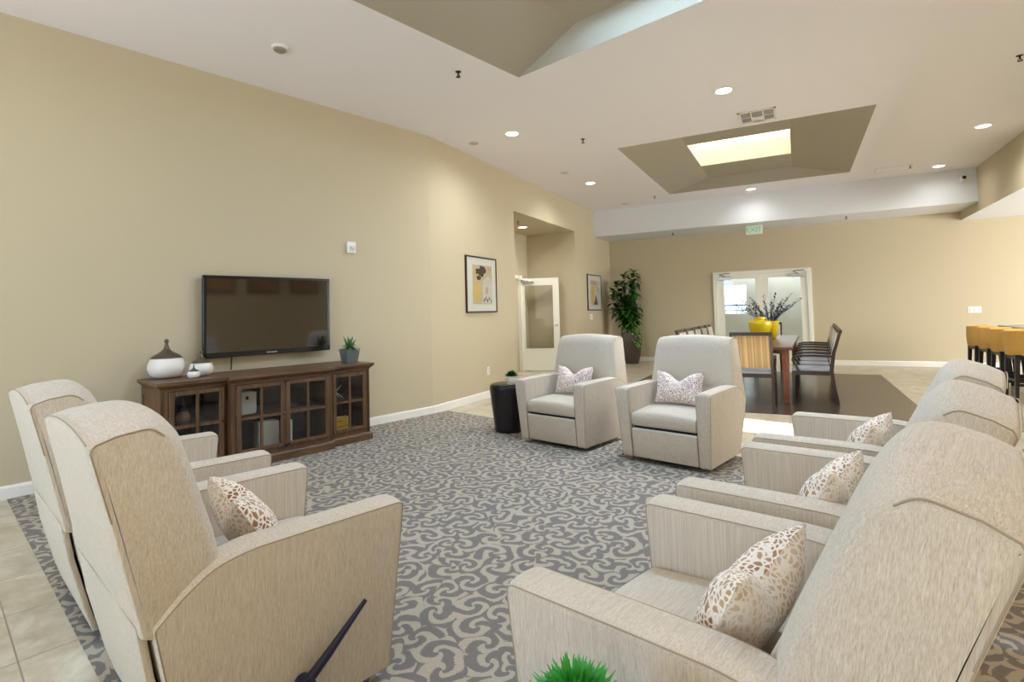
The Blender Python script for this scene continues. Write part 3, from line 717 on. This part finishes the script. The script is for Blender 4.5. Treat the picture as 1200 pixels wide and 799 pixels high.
# ------------------------------------------------------------------ drum tables + grass pots
def drum_table(label, n, s):
    t = thing('drum_side_table', label, 'side table', L(n, s, .008), 0, 'dark metal drum tables')
    bm = B(); lathe(bm, [(.150, 0), (.155, .006), (.160, .04), (.158, .05), (.166, .12), (.188, .30), (.200, .42), (.204, .47), (.203, .49), (.194, .505)], 48); lobj('body', bm, M['drum'], t, 50)
    bm = B(); lathe(bm, [(.192, .503), (.192, .512), (.186, .515)], 48); lobj('top', bm, M['drum'], t, 40)
    return t
def grass_pot(label, n, s, z, mat, nb, ln, w, sc=1):
    t = thing('grass_plant', label, 'plant', L(n, s, z), 0, 'small grass plants in white pots', 'thing')
    bm = B(); lathe(bm, [(.042 * sc, 0), (.046 * sc, .004), (.066 * sc, .085 * sc), (.066 * sc, .092 * sc), (.060 * sc, .092 * sc), (.056 * sc, .075 * sc)], 28); lobj('pot', bm, M['ceramic'], t, 50)
    bm = B()
    for k in range(nb):
        u = (k + .5) / nb; el = math.asin(u) * .95 + .08; a = k * 2.39996; d = (math.cos(a) * math.cos(el), math.sin(a) * math.cos(el), math.sin(el))
        o = Vector((d[0] * .038, d[1] * .038, .083 + .03 * d[2])) * sc
        leaf_blade(bm, o, Vector(d) + Vector((random.uniform(-.25, .25), random.uniform(-.25, .25), random.uniform(0, .3))), random.uniform(.75, 1.15) * ln, w, random.uniform(0, .35), 3)
    lobj('grass', bm, mat, t); return t
drum_table('dark metal drum table against the far left recliner', -4.03, 4.36)
grass_pot('dark green clipped grass ball in a white pot on the far drum table', -3.93, 4.31, .524, M['grassdark'], 420, .045, .008)
drum_table('dark metal drum table in the bottom foreground under the bright grass plant', -.59, .66)
grass_pot('bright green spiky grass plant in a white pot at the bottom foreground', -.568, .768, .5235, M['grass'], 460, .055, .0075)

# ------------------------------------------------------------------ pictures and wall plates
def picture(label, y0, y1, z0, z1, style):
    t = thing('framed_picture', label, 'picture', (YW, 0, 0), 0, 'framed abstract prints on the hall wall')
    bm = B(); f = .022
    for a, b in (((0, y0, z0), (.03, y0 + f, z1)), ((0, y1 - f, z0), (.03, y1, z1)), ((0, y0 + f, z0), (.03, y1 - f, z0 + f)), ((0, y0 + f, z1 - f), (.03, y1 - f, z1))): box(bm, a, b, .003, 1)
    lobj('frame', bm, M['frame'], t)
    bm = B(); box(bm, (.004, y0 + f, z0 + f), (.018, y1 - f, z1 - f)); lobj('mat_board', bm, M['mat'], t)
    w, h = y1 - y0, z1 - z0; bm = B()
    def patch(pts, mi, e):
        q = [(.0185 + e, y0 + w * u, z0 + h * v) for u, v in pts]
        quad(bm, q, mi)
    def blob(cu, cv, ru, rv, mi, e, n=18, jag=.25, seed=1):
        rr = random.Random(seed); pts = []
        for k in range(n): a = 2 * pi * k / n; j = 1 + rr.uniform(-jag, jag); pts.append((cu + math.cos(a) * ru * j, cv + math.sin(a) * rv * j))
        patch(pts, mi, e)
    if style == 1:
        patch([(.20, .15), (.84, .15), (.84, .85), (.20, .85)], 0, 0)
        blob(.34, .38, .13, .20, 1, .0004, seed=3); blob(.30, .70, .08, .07, 1, .0004, seed=9)
        patch([(.50, .17), (.83, .17), (.83, .60), (.70, .66), (.54, .58)], 3, .0006)
        blob(.48, .73, .15, .09, 2, .0008, seed=5, jag=.35); blob(.40, .62, .07, .04, 2, .0008, seed=6)
        for k in range(5): blob(.56 + .06 * k, .22 + .03 * (k % 2), .018, .035, 2, .001, 8, .4, k)
        blob(.66, .40, .05, .08, 4, .001, seed=8); blob(.76, .78, .05, .04, 4, .001, seed=12)
    else:
        patch([(.22, .13), (.84, .13), (.84, .84), (.22, .84)], 3, 0); patch([(.22, .20), (.46, .20), (.50, .66), (.22, .68)], 1, .0005)
        patch([(.22, .70), (.60, .72), (.60, .84), (.22, .84)], 4, .0005); patch([(.40, .16), (.74, .16), (.66, .30), (.58, .46), (.52, .30)], 2, .0008); blob(.70, .62, .08, .12, 0, .0007, seed=4)
    lobj('artwork', bm, [M['paper'], M['artyel'], M['artdark'], M['artgrey'], M['artpink']], t)
    bm = B(); box(bm, (.022, y0 + f, z0 + f), (.0235, y1 - f, z1 - f)); lobj('pane', bm, M['glass'], t)
picture('framed print with dark figure and ochre patch, between the television and the recess', 6.585, 7.48, 1.312, 2.164, 1)
picture('framed print with yellow block, beside the tall leafy plant', 11.73, 12.69, 1.305, 2.15, 2)
# pictures on the partition, mirrored in the television
for i, s in enumerate((4.9, 6.0, 7.1)):
    t = thing('framed_canvas', 'brown framed landscape seen mirrored in the television screen', 'picture', L(PN, s), CANG + pi, 'brown pictures mirrored in the television')
    bm = B(); box(bm, (-.40, -.04, 1.95), (.40, -.002, 2.65), .006); lobj('frame', bm, M['frame'], t)
    bm = B(); box(bm, (-.34, -.046, 2.01), (.34, -.04, 2.59)); lobj('canvas', bm, wood('canvas_brown', (110, 66, 36), (196, 160, 120), 0, .15, .7), t)
t = thing('fire_alarm_strobe', 'white fire alarm strobe high on the wall right of the television', 'alarm', L(-5.545, 3.353, 2.10), CANG)
bm = B(); box(bm, (-.055, -.035, -.065), (.055, 0, .065), .008); lobj('housing', bm, M['plate'], t)
bm = B(); box(bm, (-.02, -.055, -.02), (.035, -.033, .012), .006); lobj('strobe_lens', bm, P('strobe_lens', (214, 214, 208), .15), t)
bm = B(); [box(bm, (-.035, -.037, -.045 + .008 * k), (.035, -.034, -.042 + .008 * k)) for k in range(3)]; lobj('sounder_grille', bm, M['vent'], t)
def plate(name, label, cat, loc, rot, w, h, kind):
    t = thing(name, label, cat, loc, rot); bm = B(); box(bm, (-w / 2, -.007, -h / 2), (w / 2, 0, h / 2), .003, 1); lobj('cover_plate', bm, M['plate'], t)
    if kind == 'outlet':
        for z in (-.022, .022):
            bm = B(); box(bm, (-.016, -.010, z - .014), (.016, -.006, z + .014), .004); lobj('socket', bm, P('socket_ivory', (206, 200, 188), .5), t)
    else:
        n = kind
        for k in range(n):
            cx = (k - (n - 1) / 2) * w / n; bm = B(); box(bm, (cx - .015, -.012, -.03), (cx + .015, -.006, .03), .003, 1); lobj('rocker', bm, P('rocker_grey', (214, 212, 206), .4), t)
plate('wall_outlet', 'white wall outlet low on the wall left of the recess', 'outlet', (YW, 7.19, .41), pi / 2, .075, .12, 'outlet')
plate('switch_plate', 'grey switch plate under the yellow framed print', 'switch', (YW, 11.98, 1.155), pi / 2, .17, .13, 2)
plate('switch_plate', 'white switch plate on the back wall above the bar stools', 'switch', (3.06, BY, 1.13), 0, .21, .125, 3)

# ------------------------------------------------------------------ tall plant
t = thing('potted_ficus', 'tall dark leafed plant in a dark tapered planter in the far left corner', 'plant', (-3.60, 12.90, 0))
bm = B()
def sqp(h, z): return [(x * h, y * h, z) for x, y in rpoly([(-1, -1, .25), (1, -1, .25), (1, 1, .25), (-1, 1, .25)], 3)]
loft(bm, [sqp(.15, 0), sqp(.20, .20), sqp(.235, .5), sqp(.225, .72), sqp(.215, .74), sqp(.195, .74), sqp(.195, .70)]); bmesh.ops.rotate(bm, verts=bm.verts, cent=(0, 0, 0), matrix=Matrix.Rotation(R(20), 3, 'Z')); lobj('planter', bm, M['planter'], t, 40)
bm = B(); lathe(bm, [(.19, .69), (.19, .705), (.05, .715)], 20); lobj('soil', bm, M['soil'], t)
bm = B(); rs = random.Random(11); tips = []
for k in range(9):
    a = k * 2.4; r = .04 + .03 * rs.random(); top = 1.25 + 1.0 * (k + 1) / 9 ; off = rs.uniform(.12, .36) * (1.0 if k < 7 else .8)
    pts = [Vector((math.cos(a) * r, math.sin(a) * r, .70))]
    for j in range(1, 7):
        u = j / 6; pts.append(Vector((-.13 * u + math.cos(a + u * .8) * (r + off * u ** 1.6), math.sin(a + u * .8) * (r + off * u ** 1.6), .70 + (top - .70) * u)))
    tube(bm, pts, [.013 * (1 - .7 * j / 6) for j in range(7)], 6); tips.append(pts)
lobj('trunk', bm, M['stem'], t, 40)
bm = B()
for pts in tips:
    for j in range(2, 7):
        for q in range(17):
            u = rs.random(); p = pts[j - 1].lerp(pts[j], u); a = rs.uniform(0, 2 * pi); el = rs.uniform(-.1, .8); ln = rs.uniform(.18, .30)
            d = Vector((math.cos(a) * math.cos(el), math.sin(a) * math.cos(el), math.sin(el)))
            if (p.x + d.x * ln) < -.58: continue
            leaf_blade(bm, p, d, ln, rs.uniform(.08, .115), rs.uniform(.2, .6), 4, 0 if rs.random() < .68 else 1, fold=.35)
lobj('foliage', bm, [M['leaf'], M['leaf2']], t)
bm = B()
for k in range(150):
    a = rs.uniform(0, 2 * pi); r = rs.uniform(.1, .23); z = rs.uniform(.72, .95) if k < 90 else rs.uniform(.42, .78)
    if k >= 90: a = rs.uniform(-1.2, .5); r = .25
    d = Vector((math.cos(a), math.sin(a), rs.uniform(-.2, .6))); leaf_blade(bm, (math.cos(a) * r, math.sin(a) * r, z), d, rs.uniform(.06, .12), rs.uniform(.035, .06), .5, 3, fold=.3)
lobj('trailing_vine', bm, M['vine'], t)

# ------------------------------------------------------------------ dining set
TILT = R(-1.5); TC = Vector((-.60, 9.80, .003))
def DT(x, y, z=0): return TC + Matrix.Rotation(TILT, 3, 'Z') @ Vector((x, y, z))
t = thing('dining_table', 'long dark wooden dining table with reddish square legs on the plank floor', 'table', TC, TILT)
bm = B(); box(bm, (-.56, -1.72, .700), (.56, 1.72, .738), .004, 1); lobj('tabletop', bm, M['tablewood'], t)
bm = B()
for a, b in (((-.47, -1.62, .65), (-.445, 1.62, .70)), ((.445, -1.62, .65), (.47, 1.62, .70)), ((-.47, -1.64, .65), (.47, -1.615, .70)), ((-.47, 1.615, .65), (.47, 1.64, .70))): box(bm, a, b)
lobj('apron', bm, M['tableleg'], t)
for sx in (-1, 1):
    for sy in (-1, 1):
        bm = B(); x, y = sx * .475, sy * 1.64; lo = [(x + a * .034, y + b * .034, 0) for a, b in ((-1, -1), (1, -1), (1, 1), (-1, 1))]; hi = [(x + a * .046, y + b * .046, .70) for a, b in ((-1, -1), (1, -1), (1, 1), (-1, 1))]
        loft(bm, [lo, hi]); lobj('leg', bm, M['tableleg'], t)
def dining_chair():
    t = thing('dining_chair', '', 'chair', (0, 0, 0)); W = .25
    wd = M['chairwood']
    for sx in (-1, 1):
        bm = B(); sweep(bm, [(sx * .235, -.265, 0), (sx * .235, -.225, .25), (sx * .235, -.205, .44), (sx * .235, -.235, .66), (sx * .235, -.325, .955)], .032, [.034, .04, .046, .042, .03]); lobj('rear_post', bm, wd, t, 30)
        bm = B(); sweep(bm, [(sx * .235, .25, 0), (sx * .235, .235, .42)], [.028, .038], [.028, .04]); lobj('front_leg', bm, wd, t)
        bm = B(); sweep(bm, [(sx * .238, -.235, .622), (sx * .24, 0, .632), (sx * .24, .16, .628), (sx * .24, .235, .606), (sx * .24, .245, .57), (sx * .238, .20, .50), (sx * .236, .17, .42)], [.036, .042, .042, .038, .032, .03, .03], [.026, .026, .026, .026, .026, .026, .026]); lobj('armrest', bm, wd, t, 50)
        bm = B(); box(bm, (sx * .222, -.20, .375), (sx * .25, .24, .425)); lobj('side_rail', bm, wd, t)
    bm = B(); box(bm, (-.22, .225, .375), (.22, .248, .425)); lobj('front_rail', bm, wd, t)
    bm = B(); box(bm, (-.22, -.215, .375), (.22, -.19, .425)); lobj('rear_rail', bm, wd, t)
    bm = B(); sweep(bm, [(-.252, -.325, .945), (.252, -.325, .945)], .045, .030, (0, 0, 1)); lobj('top_rail', bm, wd, t)
    bm = B(); slab(bm, rpoly([(-.19, .42), (.25, .42, .015), (.255, .462, .02), (-.19, .458)], 3), -.218, .218, .012, None, 4); lobj('seat', bm, M['seatfab'], t, 35)
    pr = [(-.216, .50), (-.300, .922), (-.275, .925), (-.192, .50)]
    bm = B(); slab(bm, pr, -.217, .217, .008, None, 4)
    bm.faces.ensure_lookup_table()
    for f in bm.faces:
        f.normal_update(); c = f.calc_center_median(); mid = -.204 - (c.z - .50) * .195
        f.material_index = 0 if c.y < mid else 1
    lobj('backrest', bm, [M['stripe'], M['palefab']], t, 35)
    return t
dc = dining_chair(); used = False
def place_chair(x, y, rz, lab, grp):
    global used
    p = DT(x, y); a = TILT + rz
    if not used:
        used = True; dc.location = p; dc.rotation_euler = (0, 0, a); dc['label'] = lab; dc['group'] = grp; return dc
    return dup(dc, p, a, lab, grp)
GD = 'dark wooden dining chairs around the long table'
place_chair(.11, -1.93, 0, 'dark dining chair with striped yellow back at the near end of the table', GD)
place_chair(0, 2.03, pi, 'dark dining chair at the far end of the table near the double door', GD)
for k in range(5):
    o = ('nearest', 'second', 'third', 'fourth', 'farthest')[k]
    place_chair(.80, -1.41 + .60 * k, pi / 2, '%s dark armchair of the dining row right of the table' % o, GD)
    place_chair(-.66, -1.29 + .60 * k, -pi / 2, '%s dark armchair of the dining row left of the table' % o, GD)
# yellow vases
t = thing('yellow_jar', 'bright yellow glazed jar with a narrow collar, nearest us on the dining table', 'vase', DT(0.03, .14, .738))
def vprof(bm, pr, seg=40): lathe(bm, pr, seg)
bm = B(); vprof(bm, [(.10, 0), (.115, .01), (.145, .10), (.170, .22), (.178, .28), (.172, .305), (.150, .318), (.085, .322), (.078, .328), (.074, .342), (.088, .348), (.090, .375), (.082, .384), (.05, .386)]); lobj('body', bm, M['yellow'], t, 50)
t = thing('yellow_vase', 'bright yellow open vase holding blue leafy stems on the dining table', 'vase', DT(.15, .52, .738))
bm = B(); vprof(bm, [(.085, 0), (.095, .01), (.120, .10), (.142, .22), (.148, .30), (.140, .305), (.120, .29), (.05, .27)]); lobj('body', bm, M['yellow'], t, 50)
rs = random.Random(5)
stems, leaves, flw = B(), B(), B()
for k in range(22):
    a = 2 * pi * k / 22 + rs.uniform(-.1, .1); sp = rs.uniform(.16, .58); h = rs.uniform(.25, .52) * (1.15 - sp * .5)
    pts = [Vector((math.cos(a) * (.05 + sp * u ** 1.2), math.sin(a) * (.05 + sp * u ** 1.2), .26 + h * u)) for u in (0, .25, .5, .75, 1)]
    tube(stems, pts, [.005, .005, .004, .003, .002], 5)
    for q in range(26):
        u = .2 + .8 * q / 26; i = min(3, int(u * 4)); p = pts[i].lerp(pts[i + 1], u * 4 - i); d = Vector((rs.uniform(-1, 1), rs.uniform(-1, 1), rs.uniform(-.2, 1)))
        leaf_blade(leaves if (k % 4) else flw, p, d, rs.uniform(.045, .085), rs.uniform(.022, .036), .2, 2)
lobj('stem', stems, P('dark_twig', (64, 60, 62), .7), t); lobj('leaves', leaves, M['blueleaf'], t); lobj('flowers', flw, M['blueflower'], t)

# ------------------------------------------------------------------ bar
t = thing('bar_counter', 'bar counter with pale stone top behind the mustard stools', 'counter', (0, 0, 0))
bm = B(); box(bm, (2.98, 8.2, .845), (3.75, 11.9, .885), .008); lobj('countertop', bm, M['granite'], t)
bm = B(); box(bm, (3.28, 8.3, 0), (3.7, 11.8, .845)); box(bm, (3.27, 8.3, 0), (3.28, 11.8, .10)); lobj('base_cabinet', bm, M['consolev'], t)
def bar_stool():
    t = thing('bar_stool', '', 'stool', (0, 0, 0), 0, 'mustard bar stools along the counter')   # faces +x
    bm = B(); slab(bm, rpoly([(-.19, -.20, .08), (.22, -.19, .05), (.22, .19, .05), (-.19, .20, .08)], 4), .59, .67, .02, None, 2, plane='xy'); lobj('seat', bm, M['stoolfab'], t, 35)
    bm = B(); N = 20; ri, ro = .205, .255
    sec = [(ri, .60), (ro - .01, .59), (ro, .61), (ro + .008, .75), (ro, .90), (ro - .02, .915), (ri + .005, .905), (ri, .88)]
    loops = []
    for k in range(N + 1):
        a = pi - 1.75 + 3.5 * k / N; loops.append([(math.cos(a) * r * .98, math.sin(a) * r, z) for r, z in sec])
    loft(bm, loops); lobj('backrest', bm, M['stoolfab'], t, 40)
    bm = B(); box(bm, (-.20, -.20, .54), (.20, .20, .60)); lobj('seat_frame', bm, M['black'], t)
    for sx in (-1, 1):
        for sy in (-1, 1):
            bm = B(); sweep(bm, [(sx * .215, sy * .20, 0), (sx * .18, sy * .18, .60)], [.032, .05], [.032, .05], (0, 1, 0)); lobj('leg', bm, M['black'], t)
    bm = B(); 
    for a, b in (((-.20, -.20, .20), (.20, -.18, .235)), ((-.20, .18, .20), (.20, .20, .235)), ((.18, -.20, .15), (.205, .20, .19)), ((-.205, -.20, .25), (-.185, .20, .28))): box(bm, a, b)
    lobj('stretcher', bm, M['black'], t)
    return t
st = bar_stool()
for k, y in enumerate((9.25, 9.82, 10.40, 11.0)):
    lab = '%s mustard barrel backed bar stool along the counter' % ('nearest', 'second', 'third', 'farthest')[k]
    if k == 0: st.location = (2.63, y, 0); st['label'] = lab
    else: dup(st, (2.63, y, 0), 0, lab)

# ------------------------------------------------------------------ ceiling fittings
LIGHTS = []
def downlight(label, x, y, z):
    t = thing('ceiling_downlight', label, 'downlight', (x, y, z), 0, 'recessed ceiling downlights')
    bm = B(); N = 28; r0, r1 = .105, .082
    loops = [[(r * math.cos(2 * pi * k / N), r * math.sin(2 * pi * k / N), zz) for k in range(N)] for r, zz in ((r0, 0), (r0, -.004), (r1 + .004, -.008), (r1, -.004))]
    loft(bm, loops, False); lobj('trim_ring', bm, M['white'], t, 40)
    bm = B(); lathe(bm, [(.001, -.003), (r1, -.003)], 28) if False else bm.faces.new([bm.verts.new((r1 * math.cos(-2 * pi * k / N), r1 * math.sin(-2 * pi * k / N), -.004)) for k in range(N)])
    lobj('lens', bm, M['bulb'], t)
    LIGHTS.append((x, y, z))
DL = [('ceiling downlight in the middle, nearest the left wall bend', -3.272, 6.277), ('small ceiling downlight above the recess wall', -3.33, 9.522), ('ceiling downlight left of the air vent', -.621, 6.269),
      ('ceiling downlight between the skylight tray and the white soffit', -.736, 11.87), ('ceiling downlight nearest the right edge', 2.344, 9.45), ('ceiling downlight near the security camera', 2.298, 11.81)]
for lab, x, y in DL: downlight(lab, x, y, CZ)
downlight('downlight inside the door recess', -4.95, 9.86, REC[2])
def sprinkler(label, x, y, z):
    t = thing('ceiling_sprinkler', label, 'sprinkler', (x, y, z), 0, 'fire sprinklers on the ceilings')
    bm = B(); lathe(bm, [(.030, 0), (.028, -.004), (.008, -.006), (.008, -.03), (.012, -.036)], 16); lobj('body', bm, M['iron'], t, 40)
    bm = B(); lathe(bm, [(.022, -.052), (.022, -.055)], 16); tube(bm, [(-.012, 0, -.034), (-.018, 0, -.044), (-.004, 0, -.053)], .003, 6); tube(bm, [(.012, 0, -.034), (.018, 0, -.044), (.004, 0, -.053)], .003, 6); lobj('deflector', bm, M['iron'], t)
for lab, x, y, z in (('sprinkler in front of the lounge ceiling tray corner', -2.862, 4.375, CZ), ('sprinkler on the ceiling left of the dining skylight tray', -2.543, 7.01, CZ), ('small sprinkler by the near left corner of the white soffit', -2.58, 11.42, CZ),
                     ('sprinkler beside the square ceiling panel', 1.833, 11.44, CZ), ('sprinkler at the right edge of the ceiling', 2.022, 6.916, CZ), ('sprinkler inside the door recess', -4.72, 9.215, REC[2]),
                     ('sprinkler under the white soffit, left of the exit sign', -2.52, 12.9, SZ), ('sprinkler under the white soffit, right of the exit sign', .95, 12.75, SZ)): sprinkler(lab, x, y, z)
t = thing('smoke_detector', 'round white smoke detector on the ceiling at upper left', 'smoke detector', L(-4.585, 2.105, CZ))
bm = B(); lathe(bm, [(.07, 0), (.07, -.012), (.062, -.02), (.055, -.022)], 28); lobj('base', bm, M['plate'], t, 40)
bm = B(); lathe(bm, [(.055, -.022), (.052, -.034), (.038, -.044), (.01, -.046)], 28); lobj('sensor_cap', bm, P('grey_sensor', (150, 140, 126), .6), t, 40)
for lab, x, y in (('small flush disc on the ceiling near the wall bend', -3.92, 6.35), ('small flush disc on the ceiling near the white soffit', -3.35, 11.85), ('small flush disc beside the second downlight', -3.45, 8.55)):
    t = thing('ceiling_disc', lab, 'ceiling disc', (x, y, CZ)); bm = B(); lathe(bm, [(.07, 0), (.068, -.006), (.055, -.01)], 24); lobj('disc', bm, P('cap_beige', (200, 190, 178), .6), t, 40)
t = thing('air_vent', 'white square ceiling air vent beside the skylight tray', 'vent', (-.345, 7.32, CZ))
bm = B(); w = .215
for a, b in (((-w, -w, -.012), (-w + .03, w, 0)), ((w - .03, -w, -.012), (w, w, 0)), ((-w, -w, -.012), (w, -w + .03, 0)), ((-w, w - .03, -.012), (w, w, 0)), ((-.075, -w, -.012), (-.06, w, 0)), ((.06, -w, -.012), (.075, w, 0)), ((-w, -.008, -.012), (-.06, .008, 0)), ((.06, -.008, -.012), (w, .008, 0)), ((-.06, .02, -.012), (.06, w, 0))): box(bm, a, b)
lobj('frame', bm, M['white'], t)
bm = B()
for x0, x1 in ((-.185, -.075), (-.06, .06), (.075, .185)):
    for k in range(9):
        y = -.18 + .045 * k
        if -.06 <= x0 < .06 and y > .0: continue
        quad(bm, [(x0, y, -.001), (x1, y, -.001), (x1, y + .03, -.010), (x0, y + .03, -.010)])
lobj('louvre', bm, M['vent'], t)
bm = B(); quad(bm, [(-.2, -.2, -.0008), (.2, -.2, -.0008), (.2, .2, -.0008), (-.2, .2, -.0008)]); lobj('backing', bm, P('vent_dark', (110, 104, 100), .7), t)
t = thing('access_panel', 'flat square access panel in the ceiling before the white soffit', 'panel', (1.60, 11.56, CZ))
bm = B(); box(bm, (-.25, -.16, -.006), (.25, .16, 0), .002, 1); lobj('panel', bm, M['ceil'], t)
bm = B(); [box(bm, a, b) for a, b in (((-.27, -.18, -.009), (.27, -.16, 0)), ((-.27, .16, -.009), (.27, .18, 0)), ((-.27, -.16, -.009), (-.25, .16, 0)), ((.25, -.16, -.009), (.27, .16, 0)))]; lobj('frame', bm, M['soffit'], t)
t = thing('security_camera', 'small white security camera high at the right end of the soffit', 'camera', (2.74, SY, 3.50))
bm = B(); box(bm, (-.045, -.02, -.05), (.10, 0, .05), .012); lobj('mount', bm, M['plate'], t)
bm = B(); lathe(bm, [(.04, 0), (.046, .02), (.046, .08), (.036, .095)], 20); bmesh.ops.rotate(bm, verts=bm.verts, cent=(0, 0, 0), matrix=Matrix.Rotation(R(80), 3, 'X')); bmesh.ops.translate(bm, verts=bm.verts, vec=(-.01, -.015, 0)); lobj('housing', bm, M['plate'], t, 40)
bm = B(); lathe(bm, [(.03, .0), (.03, .012), (.02, .016)], 16); bmesh.ops.rotate(bm, verts=bm.verts, cent=(0, 0, 0), matrix=Matrix.Rotation(R(80), 3, 'X')); bmesh.ops.translate(bm, verts=bm.verts, vec=(-.01, -.106, .014)); lobj('lens', bm, M['black'], t, 40)
# exit sign
t = thing('exit_sign', 'green lettered EXIT sign hanging under the white soffit', 'exit sign', (-.76, 12.72, SZ))
bm = B(); box(bm, (-.165, -.028, -.215), (.165, .028, -.018), .006); lobj('housing', bm, M['plate'], t)
bm = B(); box(bm, (-.07, -.02, -.018), (.07, .02, 0)); lobj('canopy', bm, M['steel'], t)
cu = bpy.data.curves.new('lettering', 'FONT'); cu.body = 'EXIT'; cu.size = .15; cu.align_x = 'CENTER'; cu.align_y = 'CENTER'; cu.extrude = .002; cu.offset = 0
tmp = bpy.data.objects.new('tmp', cu); COL.objects.link(tmp)
dg = bpy.context.evaluated_depsgraph_get(); me = bpy.data.meshes.new_from_object(tmp.evaluated_get(dg)); bpy.data.objects.remove(tmp)
me.materials.clear(); me.materials.append(M['green'])
o = bpy.data.objects.new('lettering', me); COL.objects.link(o); o.parent = t; o.location = (0, -.030, -.115); o.rotation_euler = (R(90), 0, 0)

# ------------------------------------------------------------------ light
def lamp(name, kind, loc, energy, color, rot=None, aim=None, **kw):
    d = bpy.data.lights.new(name, kind); d.energy = energy; d.color = color
    for k, v in kw.items(): setattr(d, k, v)
    o = bpy.data.objects.new(name, d); COL.objects.link(o); o.location = loc
    if aim is not None: o.rotation_euler = Vector(aim).to_track_quat('-Z', 'Y').to_euler()
    return o
WARM = (.96, .985, 1.0)
FILL_SPOTS = [(*L(-4.2, .4, CZ), 25), (*L(-1.0, -.4, CZ), 45), (*L(2.3, 1.2, CZ), 120), (*L(1.9, 4.6, CZ), 130), (*L(-3.0, -1.8, CZ), 35)]  # added fill spots without fittings, two of them warm for the chair sides
for x, y, z, pw in [(x, y, z, 24 if y > 11.5 else (50 if z < 3.2 else (115 if x < -3 else 225))) for x, y, z in LIGHTS] + FILL_SPOTS:
    lamp('ceiling_spot', 'SPOT', (x, y, z - .02), pw, (1, .84, .62) if (x, y, z, pw) in FILL_SPOTS[2:4] else WARM, aim=(0, 0, -1), spot_size=R(165), spot_blend=1.0, shadow_soft_size=.07)
COOL = (.44, .69, 1.0)
for w in WIN:
    c = L(-5.545 + (w[0] + w[1]) / 2, REAR + .06, (w[2] + w[3]) / 2)
    lamp('window_daylight', 'AREA', c, 92 if w[0] < 3 else 18, COOL if w[0] < 3 else (1, .86, .68), aim=dD, shape='RECTANGLE', size=1.85, size_y=2.1)  # cool left one is daylight, the warm right one is added fill
for y0, y1, z0, z1 in WR:
    lamp('bar_side_fill', 'AREA', (RX - .06, (y0 + y1) / 2, (z0 + z1) / 2), 230, (.98, .99, 1), aim=(-1, 0, 0), shape='RECTANGLE', size=y1 - y0 - .1, size_y=z1 - z0 - .1)  # added area lights that brighten the room from the bar side
s = T2['sky']; c = tp(T2, (s[0] + s[2]) / 2, (s[1] + s[3]) / 2, T2['H'] + .06)
lamp('skylight_daylight', 'AREA', c, 75, (.46, .70, 1.0), aim=(0, 0, -1), shape='RECTANGLE', size=1.2, size_y=.5)
lamp('vestibule_daylight', 'AREA', (-.5, 15.9, 2.6), 48, (.92, .96, 1), aim=(0, -.5, -1), shape='RECTANGLE', size=3, size_y=.6)
lamp('sun', 'SUN', (0, 0, 9), 25, (1, .97, .9), aim=dD * math.cos(R(54.3)) + Vector((0, 0, -math.sin(R(54.3)))), angle=R(.6))
w = bpy.data.worlds.new('sky'); SC.world = w; w.use_nodes = True
bg = w.node_tree.nodes['Background']; bg.inputs[0].default_value = (.62, .78, 1, 1); bg.inputs[1].default_value = .8

# ------------------------------------------------------------------ camera
yaw, pitch, roll, f, cx, cy = 4.88040953e-01, 3.87533408e-02, -2.50874615e-02, 628.106528, 600.0, 341.87
fw = Vector((-math.sin(yaw) * math.cos(pitch), math.cos(yaw) * math.cos(pitch), math.sin(pitch)))
r = Vector((math.cos(yaw), math.sin(yaw), 0)); u = r.cross(fw)
r2 = r * math.cos(roll) + u * math.sin(roll); u2 = -r * math.sin(roll) + u * math.cos(roll)
cam = bpy.data.cameras.new('camera'); cam.sensor_width = 36; cam.lens = f / 1200 * 36; cam.shift_y = -(399.5 - cy) / 1200; cam.clip_start = .05
co = bpy.data.objects.new('camera', cam); COL.objects.link(co)
mw = Matrix.Identity(4)
for i in range(3): mw[i][0] = r2[i]; mw[i][1] = u2[i]; mw[i][2] = -fw[i]
mw[2][3] = 1.3; co.matrix_world = mw
SC.camera = co
SC.view_settings.view_transform = 'Standard'; SC.view_settings.look = 'None'; SC.view_settings.gamma = 1; SC.view_settings.use_curve_mapping = False
SC.view_settings.exposure = 0.38
SC.cycles.max_bounces = 10; SC.cycles.diffuse_bounces = 6; SC.cycles.transparent_max_bounces = 16
SC.cycles.caustics_reflective = False; SC.cycles.caustics_refractive = False; SC.cycles.sample_clamp_indirect = 8
SC.cycles.use_denoising = True
